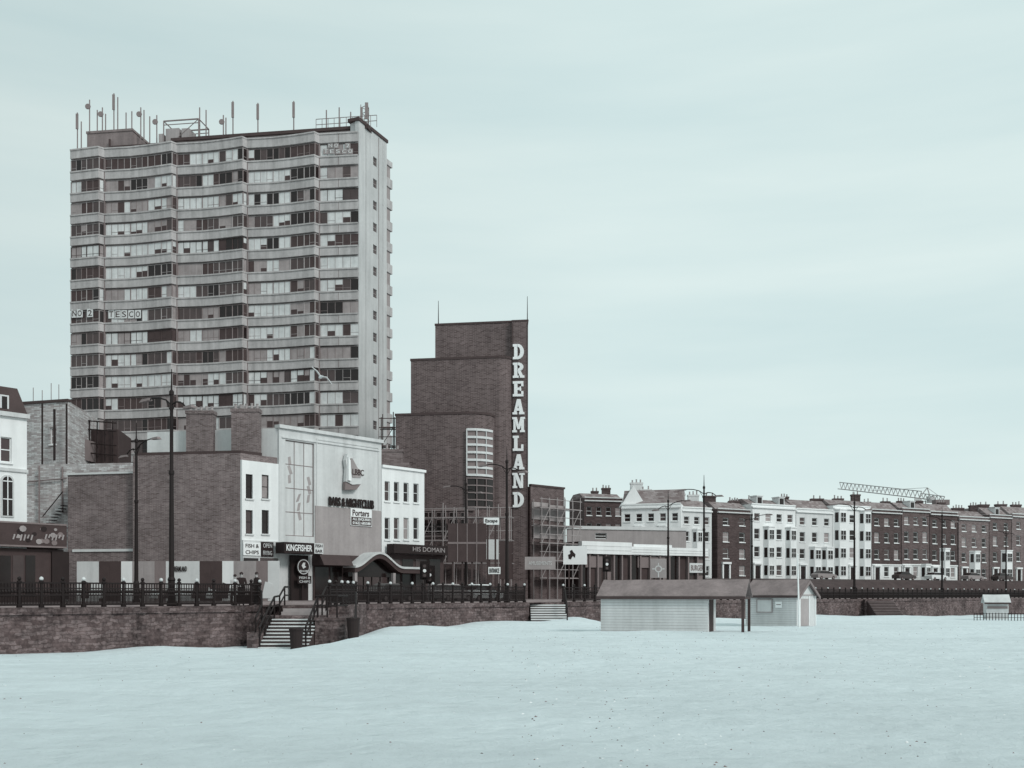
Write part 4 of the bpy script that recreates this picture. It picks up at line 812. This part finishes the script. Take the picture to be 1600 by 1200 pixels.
# ------------------------------------------------------------------ traffic lights, road sign
def traffic(px,Y,label,h):
    x,y=XY(px,Y); rt=thing('traffic_light',label,'traffic light',(x,y,gz),'traffic lights on the seafront road'); MB().lathe((x,y,gz),[(.09,0),(.06,.2),(.06,h)],8).build('pole','iron',rt)
    b=MB().box(x-.22,x+.22,y-.3,y-.07,gz+h-1,gz+h+.1).box(x-.38,x+.38,y-.065,y-.03,gz+h-1.15,gz+h+.25).build('signal_head','iron',rt)
    for k in range(3): MB().lathe((x,y-.32,gz+h-.83+.35*k),[(.13,0),(.11,.03)],10,ax='y').build('lens','white' if k==1 else 'glass2',b)
traffic(664,78,'traffic light in front of the white shop house',2.9); traffic(672,79,'traffic light just right of the one by the white shop house',2.6); traffic(948,92,'traffic light in front of the white fronted arcade',3.8)
rt,F=freeboard('direction_sign','grey road direction sign with a roundabout symbol','road sign',1016,1041,873,903,104,'stucco_dull')
u=F.L/2; z=ZP(889,104); m=MB()
for i in range(20):
    a=2*math.pi*i/20; b=2*math.pi*(i+1)/20; m.fprism(F,[(u+.36*math.cos(a),z+.36*math.sin(a)),(u+.36*math.cos(b),z+.36*math.sin(b)),(u+.24*math.cos(b),z+.24*math.sin(b)),(u+.24*math.cos(a),z+.24*math.sin(a))],.122,.14)
m.fbox(F,u-.06,u+.06,.122,.142,z-.85,z-.37); m.fbox(F,u-.65,u-.37,.122,.142,z-.06,z+.06); m.fbox(F,u+.37,u+.62,.122,.142,z-.06,z+.06); m.fbox(F,u-.05,u+.05,.122,.142,z+.37,z+.62); m.build('roundabout_symbol','stucco_grey',rt)
# ------------------------------------------------------------------ beach huts
def hut(label,corner,dirl,Lw,Wd,hw,hr,porch,zb,roofm='roof_felt',door=True,name='beach_hut'):
    d=V((dirl[0],dirl[1],0)).normalized(); c=V((*corner,0)); F=Face((c-d*Lw)[:2],c[:2]); rt=thing(name,label,'beach hut',F.p(Lw/2,-Wd/2,zb)); p=F.p
    m=MB(); m.fbox(F,0,Lw,-Wd,0,zb-.3,zb+hw)
    m.add([p(0,0,zb+hw),p(0,-Wd,zb+hw),p(0,-Wd/2,zb+hr-.05),p(Lw,0,zb+hw),p(Lw,-Wd,zb+hw),p(Lw,-Wd/2,zb+hr-.05)],[(0,1,2),(3,5,4),(0,2,5,3),(1,4,5,2)]); m.build('wall','timber',rt)
    m=MB()
    for k in range(1,int(hw/.16)): m.fbox(F,0,Lw,.001,.012,zb+k*.16-.008,zb+k*.16+.004)
    m.build('board_joint','stucco_dull',rt)
    ov=.22; m=MB(); e=hw-.08; x0,x1=-.2,Lw+porch; ns=14
    for s in(0,1):
        a=ov if s==0 else -Wd-ov; mid=-Wd/2
        for k in range(ns):
            ua=x0+(x1-x0)*k/ns; ub=x0+(x1-x0)*(k+1)/ns; j0=.03*noise.noise(V((ua*.9,zb,s))); j1=.03*noise.noise(V((ub*.9,zb,s)))
            m.add([p(ua,a,zb+e+j0),p(ub,a,zb+e+j1),p(ub,mid,zb+hr+j1),p(ua,mid,zb+hr+j0),p(ua,a,zb+e+.1+j0),p(ub,a,zb+e+.1+j1),p(ub,mid,zb+hr+.1+j1),p(ua,mid,zb+hr+.1+j0)],[(0,1,2,3),(4,5,6,7),(0,1,5,4)]+([(3,0,4,7)] if k==0 else [])+([(1,2,6,5)] if k==ns-1 else []))
    m.build('roof',roofm,rt)
    MB().fbox(F,x0,x1-.02,ov+.01,ov+.05,zb+e-.1,zb+e+.06).build('eaves_board','brown',rt)
    if porch>.6:
        for dd in(-.05,-Wd+.05): MB().fbox(F,Lw+porch-.25,Lw+porch-.1,dd-.07,dd+.07,zb-.4,zb+e+.02).build('porch_post','brown',rt)
        MB().fbox(F,Lw+porch-.24,Lw+porch-.11,-Wd+.1,-.1,zb+e-.1,zb+e+.02).build('porch_beam','brown',rt)
    E=Face(p(Lw,0,0)[:2],p(Lw,-Wd,0)[:2])
    if door: MB().fbox(E,Wd*.15,Wd*.6,.003,.05,zb,zb+min(1.95,hw-.05)).build('door','brown' if porch>1 else 'stucco_dull',rt)
    return rt,F,E,zb
hut('long pale boarded beach hut with low felt roof and open porch',(11.0,57.5),(.94,-.34),6.2,2.9,2.15,3.0,2.1,-2.27)
x,y=XY(1245,73); rt,F,E,zb=hut('second pale beach hut with shuttered window and gabled end',(x,y),(.77,-.64),4.0,3.2,2.2,3.25,.25,-2.3)
u0=F.uz(1184,0)[0]; sh_=MB().fbox(F,u0,F.uz(1206,0)[0],.02,.07,zb+1.0,zb+1.85).build('shutter','stucco_grey',rt); r=(u0,F.uz(1206,0)[0]); m=MB()
for a,b,c,e in((r[0]-.07,r[0],.93,1.92),(r[1],r[1]+.07,.93,1.92),(r[0],r[1],.93,1.0),(r[0],r[1],1.85,1.92)): m.fbox(F,a,b,.02,.1,zb+c,zb+e)
m.build('shutter_frame','stucco_dull',sh_)
u1=F.uz(1212,0)[0]; sg=MB().fbox(F,u1,u1+.5,.02,.06,zb+1.3,zb+1.75).build('notice','white',rt); MB().fbox(F,u1+.08,u1+.42,.062,.07,zb+1.5,zb+1.56).build('notice_line','mid',sg)
m=MB(); 
for k in(.12,.62,.97): m.fbox(E,3.2*k,3.2*k+.1,.003,.07,zb,zb+2.15)
m.build('door_frame','white',rt)
m=MB()
for s in(0,1):
    a,b=((-.25,zb+2.1),(1.6,zb+3.3)) if s==0 else ((3.45,zb+2.1),(1.6,zb+3.3)); m.fprism(E,[a,b,(b[0],b[1]-.22),(a[0],a[1]-.22)],.26+.003*s,.32+.003*s)
m.build('barge_board','mid',rt)
MB().fbox(E,.1,3.1,.003,.05,zb+2.16,zb+2.26).build('gable_rail','stucco_dull',rt)
x,y=XY(1576,105); rt,F,E,zb=hut('small far beach kiosk with pale roof near the right edge',(x,y),(.95,-.3),2.1,2.2,1.6,2.3,.2,sandz(x,y)+.15,'stucco_grey',name='beach_kiosk'); MB().fbox(F,.1,2.0,.02,.06,zb+.95,zb+1.2).build('shutter','mid',rt)
rt=thing('low_fence','low black fence before the far beach kiosk','fence',(*XY(1570,100),sandz(*XY(1570,100)))); m=MB(); pts=[XY(1522,101),XY(1610,99)]; a=V(pts[0]);b=V(pts[1])
for k in range(19): q=a+(b-a)*k/18; zq=sandz(q.x,q.y); m.tube((*q,zq-.2),(*q,zq+.75),.035,n=4)
m.build('picket','iron',rt); m=MB()
for h in(.3,.68): m.path([(*(a+(b-a)*k/6),sandz(*(a+(b-a)*k/6))+h) for k in range(7)],.03,n=4)
m.build('rail','iron',rt)
x,y=XY(1249,70); fp=thing('flagpole','bare white flagpole in front of the second beach hut','flagpole',(x,y,sandz(x,y))); MB().tube((x,y,sandz(x,y)-.3),(x-.12,y,ZP(868,70)),.07,.04,8).build('pole','white',fp); MB().lathe((x-.12,y,ZP(868,70)),[(.02,0),(.07,.06),(.02,.13)],8).build('cap','white',fp)
def bin_(x,y,label):
    z=sandz(x,y)-.05; rt=thing('litter_bin',label,'bin',(x,y,z),'dark litter bins'); MB().lathe((x,y,z),[(.24,0),(.28,.05),(.33,.95),(.36,.96),(.36,1.05),(.3,1.06),(.28,.9)],14).build('barrel','dark',rt)
    MB().lathe((x,y,z+.3),[(.27,0),(.285,.02),(.285,.06),(.28,.08)],14).build('band','iron',rt)
bin_(*XY(463,49.2),'dark litter bin at the foot of the beach steps'); bin_(*XY(552,51.4),'dark litter bin right of the stone side block')
# ------------------------------------------------------------------ cars
def car_proto(cm):
    o=thing('parked_car','l','car',(0,0,0),'cars parked on the hillside road'); 
    def loft(secs,name,mt,par):
        m=MB(); n=len(secs); pts=[(x,-w,z) for x,z,w in secs]+[(x,w,z) for x,z,w in secs]
        m.add(pts,[tuple(range(n)),tuple(range(n,2*n))[::-1]]+[(i,(i+1)%n,n+(i+1)%n,n+i) for i in range(n)]); return m.build(name,mt,par)
    loft([(-2.05,.3,.8),(2.0,.28,.78),(2.1,.5,.8),(2.05,.75,.78),(1.1,.95,.78),(-1.75,1.0,.78),(-2.08,.85,.8)],'body',cm,o)
    loft([(1.15,.93,.76),(.45,1.38,.6),(-1.1,1.4,.6),(-1.75,.98,.76)],'windows','glass',o)
    MB().hexa([(-1.12,-.61,1.38),(.47,-.61,1.37),(.47,.61,1.37),(-1.12,.61,1.38),(-1.0,-.52,1.47),(.35,-.52,1.46),(.35,.52,1.46),(-1.0,.52,1.47)]).build('roof',cm,o)
    for x in(-1.3,1.3):
        for y in(-.8,.62):
            wv=MB().lathe((x,y,.31),[(.28,0),(.31,.03),(.31,.15),(.28,.18)],14,ax='y').build('wheel','rubber',o); MB().lathe((x,y-.012 if y<0 else y+.18,.31),[(.18,0),(.16,.012)],10,ax='y').build('rim','steel',wv)
    for y in(-.6,.6): MB().box(2.0,2.09,y-.16,y+.16,.58,.72).build('headlight','white',o)
    return o
FR=Face(offs(RP,11.6)[1],offs(RP,11.6)[2]); g2='cars on the seafront road behind the railing'
for cm,lst,sea in(('carwhite',[(1432,'white car parked before the brick terraced houses')],[(752,'white car behind the railing below the brown billboard')]),('cargrey',[(1488,'grey car parked right of the white car'),(1258,'grey car parked before the white terraced houses')],[(705,'grey car behind the railing at the cinema base')]),('cardark',[(1382,'dark car parked at the first brick terraced house'),(1534,'dark car parked before the lower brown house')],[(610,'dark car behind the railing below the white shop house')])):
    pr=car_proto(cm)
    for i,(px,lab) in enumerate(lst):
        u=FT.uz(px,0)[0]; q=FT.p(u,4.2,2.3)
        rz=math.atan2(FT.d.y,FT.d.x)
        if i==0: pr.location=q; pr.rotation_euler=(0,0,rz); pr['label']=lab
        else: copy_tree(pr,None,q,rz,None,lab)
    for px,lab in sea:
        q=FR.p(FR.uz(px,0)[0],0,gz+.01); copy_tree(pr,None,q,math.atan2(FR.d.y,FR.d.x),None,lab,g2)
# ------------------------------------------------------------------ people
def person(x,y,z,yaw,label,coat,lean=0,arm=0,sc=1.0,stride=0,group=None):
    J={'pel':(0,0,.95,.15),'sp':(0,-lean*.3,1.16,.15),'ch':(0,-lean*.7,1.38,.16),'nk':(0,-lean*.9,1.5,.06),'hb':(0,-lean-.02,1.585,.08),'hd':(0,-lean-.02,1.68,.085)}
    E=[('pel','sp'),('sp','ch'),('ch','nk'),('nk','hb'),('hb','hd')]
    for s,n in((1,'r'),(-1,'l')):
        f=s*stride
        J.update({'sh'+n:(s*.19,-lean*.8,1.42,.075),'el'+n:(s*.25,-lean*.8+.03-arm*.1+f*.3,1.14,.055),'wr'+n:(s*(.24-arm*.12),-lean*.8-.08-arm*.25+f*.5,.9+arm*.22,.036),'ha'+n:(s*(.235-arm*.14),-lean*.8-.1-arm*.33+f*.5,.82+arm*.28,.04),'hi'+n:(s*.09,0,.9,.115),'kn'+n:(s*.1,-.03-f*.5,.5,.07),'an'+n:(s*.1,.03-f,.09,.05),'to'+n:(s*.12,-.14-f,.045,.042)})
        E+=[('ch','sh'+n),('sh'+n,'el'+n),('el'+n,'wr'+n),('wr'+n,'ha'+n),('pel','hi'+n),('hi'+n,'kn'+n),('kn'+n,'an'+n),('an'+n,'to'+n)]
    ks=list(J); me=bpy.data.meshes.new('p'); me.from_pydata([J[k][:3] for k in ks],[(ks.index(a),ks.index(b)) for a,b in E],[]); o=bpy.data.objects.new('p',me); C.objects.link(o)
    o.modifiers.new('s','SKIN'); o.modifiers.new('b','SUBSURF').levels=1
    for i,k in enumerate(ks): d=me.skin_vertices[0].data[i]; d.radius=(J[k][3],J[k][3]*(.75 if k in('sp','ch','pel') else 1)); d.use_root=(k=='pel')
    dg=bpy.context.evaluated_depsgraph_get(); nm=bpy.data.meshes.new_from_object(o.evaluated_get(dg)); vs=[v.co.copy() for v in nm.vertices]; fs=[tuple(p.vertices) for p in nm.polygons]; bpy.data.objects.remove(o)
    rt=thing('person',label,'person',(x,y,z),group); m=MB(); B=V((x,y,z)); m.v=[v+B for v in vs]; m.f=fs
    m.m=[(0 if sum(vs[i].z for i in f)/len(f)>1.51 else 3 if sum(vs[i].z for i in f)/len(f)<.1 else 1 if sum(vs[i].z for i in f)/len(f)>.78 else 2) for f in fs]
    for n,s in(('r',1),('l',-1)):
        h=V(J['ha'+n][:3])+B; dv=(V(J['ha'+n][:3])-V(J['wr'+n][:3])).normalized()
        for k in range(4): a=h+V(((k-1.5)*.018,0,0)); m.tube(a,a+dv*(.085-.008*abs(k-1)),.01,.007,5,0)
        m.tube(h,h+V((-s*.05,-.02,0))+dv*.03,.011,.008,5,0)
    hd=V(J['hd'][:3])+B; m.tube(hd+V((0,-.07,0)),hd+V((0,-.115,-.025)),.018,.014,5,0)
    for s in(1,-1): m.lathe(hd+V((s*.085,0,-.01)),[(.01,-.02),(.025,0),(.01,.02)],6,0)
    m.build('body',['skin',coat,'trouser','rubber'],rt,smooth=True)
    MB().lathe(hd+V((0,.015,.0)),[(.09,-.03),(.1,.02),(.09,.07),(.055,.105),(.01,.118)],10).build('hair','hair',rt,smooth=True)
    rt.rotation_euler=(0,0,yaw); rt.scale=(sc,)*3; return rt
person(*XY(377,54.3),gz+.03,.3,'person in a dark coat leaning on the railing left of the steps','coat',.12,1); person(*XY(401,56.2),gz+.04,-.8,'person in dark clothes standing at the top of the steps','coat',0,.4,1.02)
person(*XY(364,54.0),gz+.03,.9,'person in a pale jacket leaning over the sea wall railing','coatl',.18,1,.93)
# ------------------------------------------------------------------ gull
gx,gy=XY(501,56); gzz=ZP(589,56); m=MB(); c=V((gx,gy,gzz))
prof=[(.01,-.3),(.05,-.22),(.085,-.05),(.08,.08),(.05,.17),(.045,.22),(.01,.28)]
m.lathe(c,prof,8,0,ax='x')
for s,up in((1,.14),(-1,-.1)):
    a=[c+V((-.08,s*.05,.03)),c+V((.1,s*.05,.03))]; b=[c+V((-.05,s*.3,.03+.14)),c+V((.12,s*.3,.03+.14))]; e=c+V((-.14,s*.7,.03+up))
    m.add([a[0],a[1],b[1],b[0],e]+[q+V((0,0,.02)) for q in(a[0],a[1],b[1],b[0],e)],[(0,1,2,3),(3,2,4),(5,6,7,8),(8,7,9),(1,2,7,6),(2,4,9,7),(4,3,8,9),(3,0,5,8)])
m.add([c+V((-.28,-.03,0)),c+V((-.28,.03,0)),c+V((-.42,.07,.0)),c+V((-.42,-.07,0)),c+V((-.28,0,.02))],[(0,1,2,3),(0,4,3),(1,2,4),(4,2,3)])
gl=m.build('seagull','white',base=c,smooth=False); gl.rotation_euler=(.45,.0,2.1); tag(gl,'white seagull gliding in front of the tower block','bird')
# ------------------------------------------------------------------ beach debris
m=MB()
for k in range(1500):
    Y=8+62*R.random()**1.2; x=R.uniform(-.52,.52)*Y
    if R.random()<.5: x=abs(x)*(.2+.8*R.random())
    if Y>46 and x<-6: continue
    s=R.uniform(.007,.022)*(1+Y*.012); z=sandz(x,Y)
    m.add([(x+s*R.uniform(.7,1.8)*math.cos(a),Y+s*math.sin(a),z-.01) for a in(0,1.26,2.5,3.8,5)]+[(x,Y,z+s*.5)],[(0,1,5),(1,2,5),(2,3,5),(3,4,5),(4,0,5)],R.choice([0,1,1,1,2]))
tag(m.build('beach_debris',['brown','mid','white']),'scattered shells and seaweed scraps on the open sand','debris',kind='stuff')
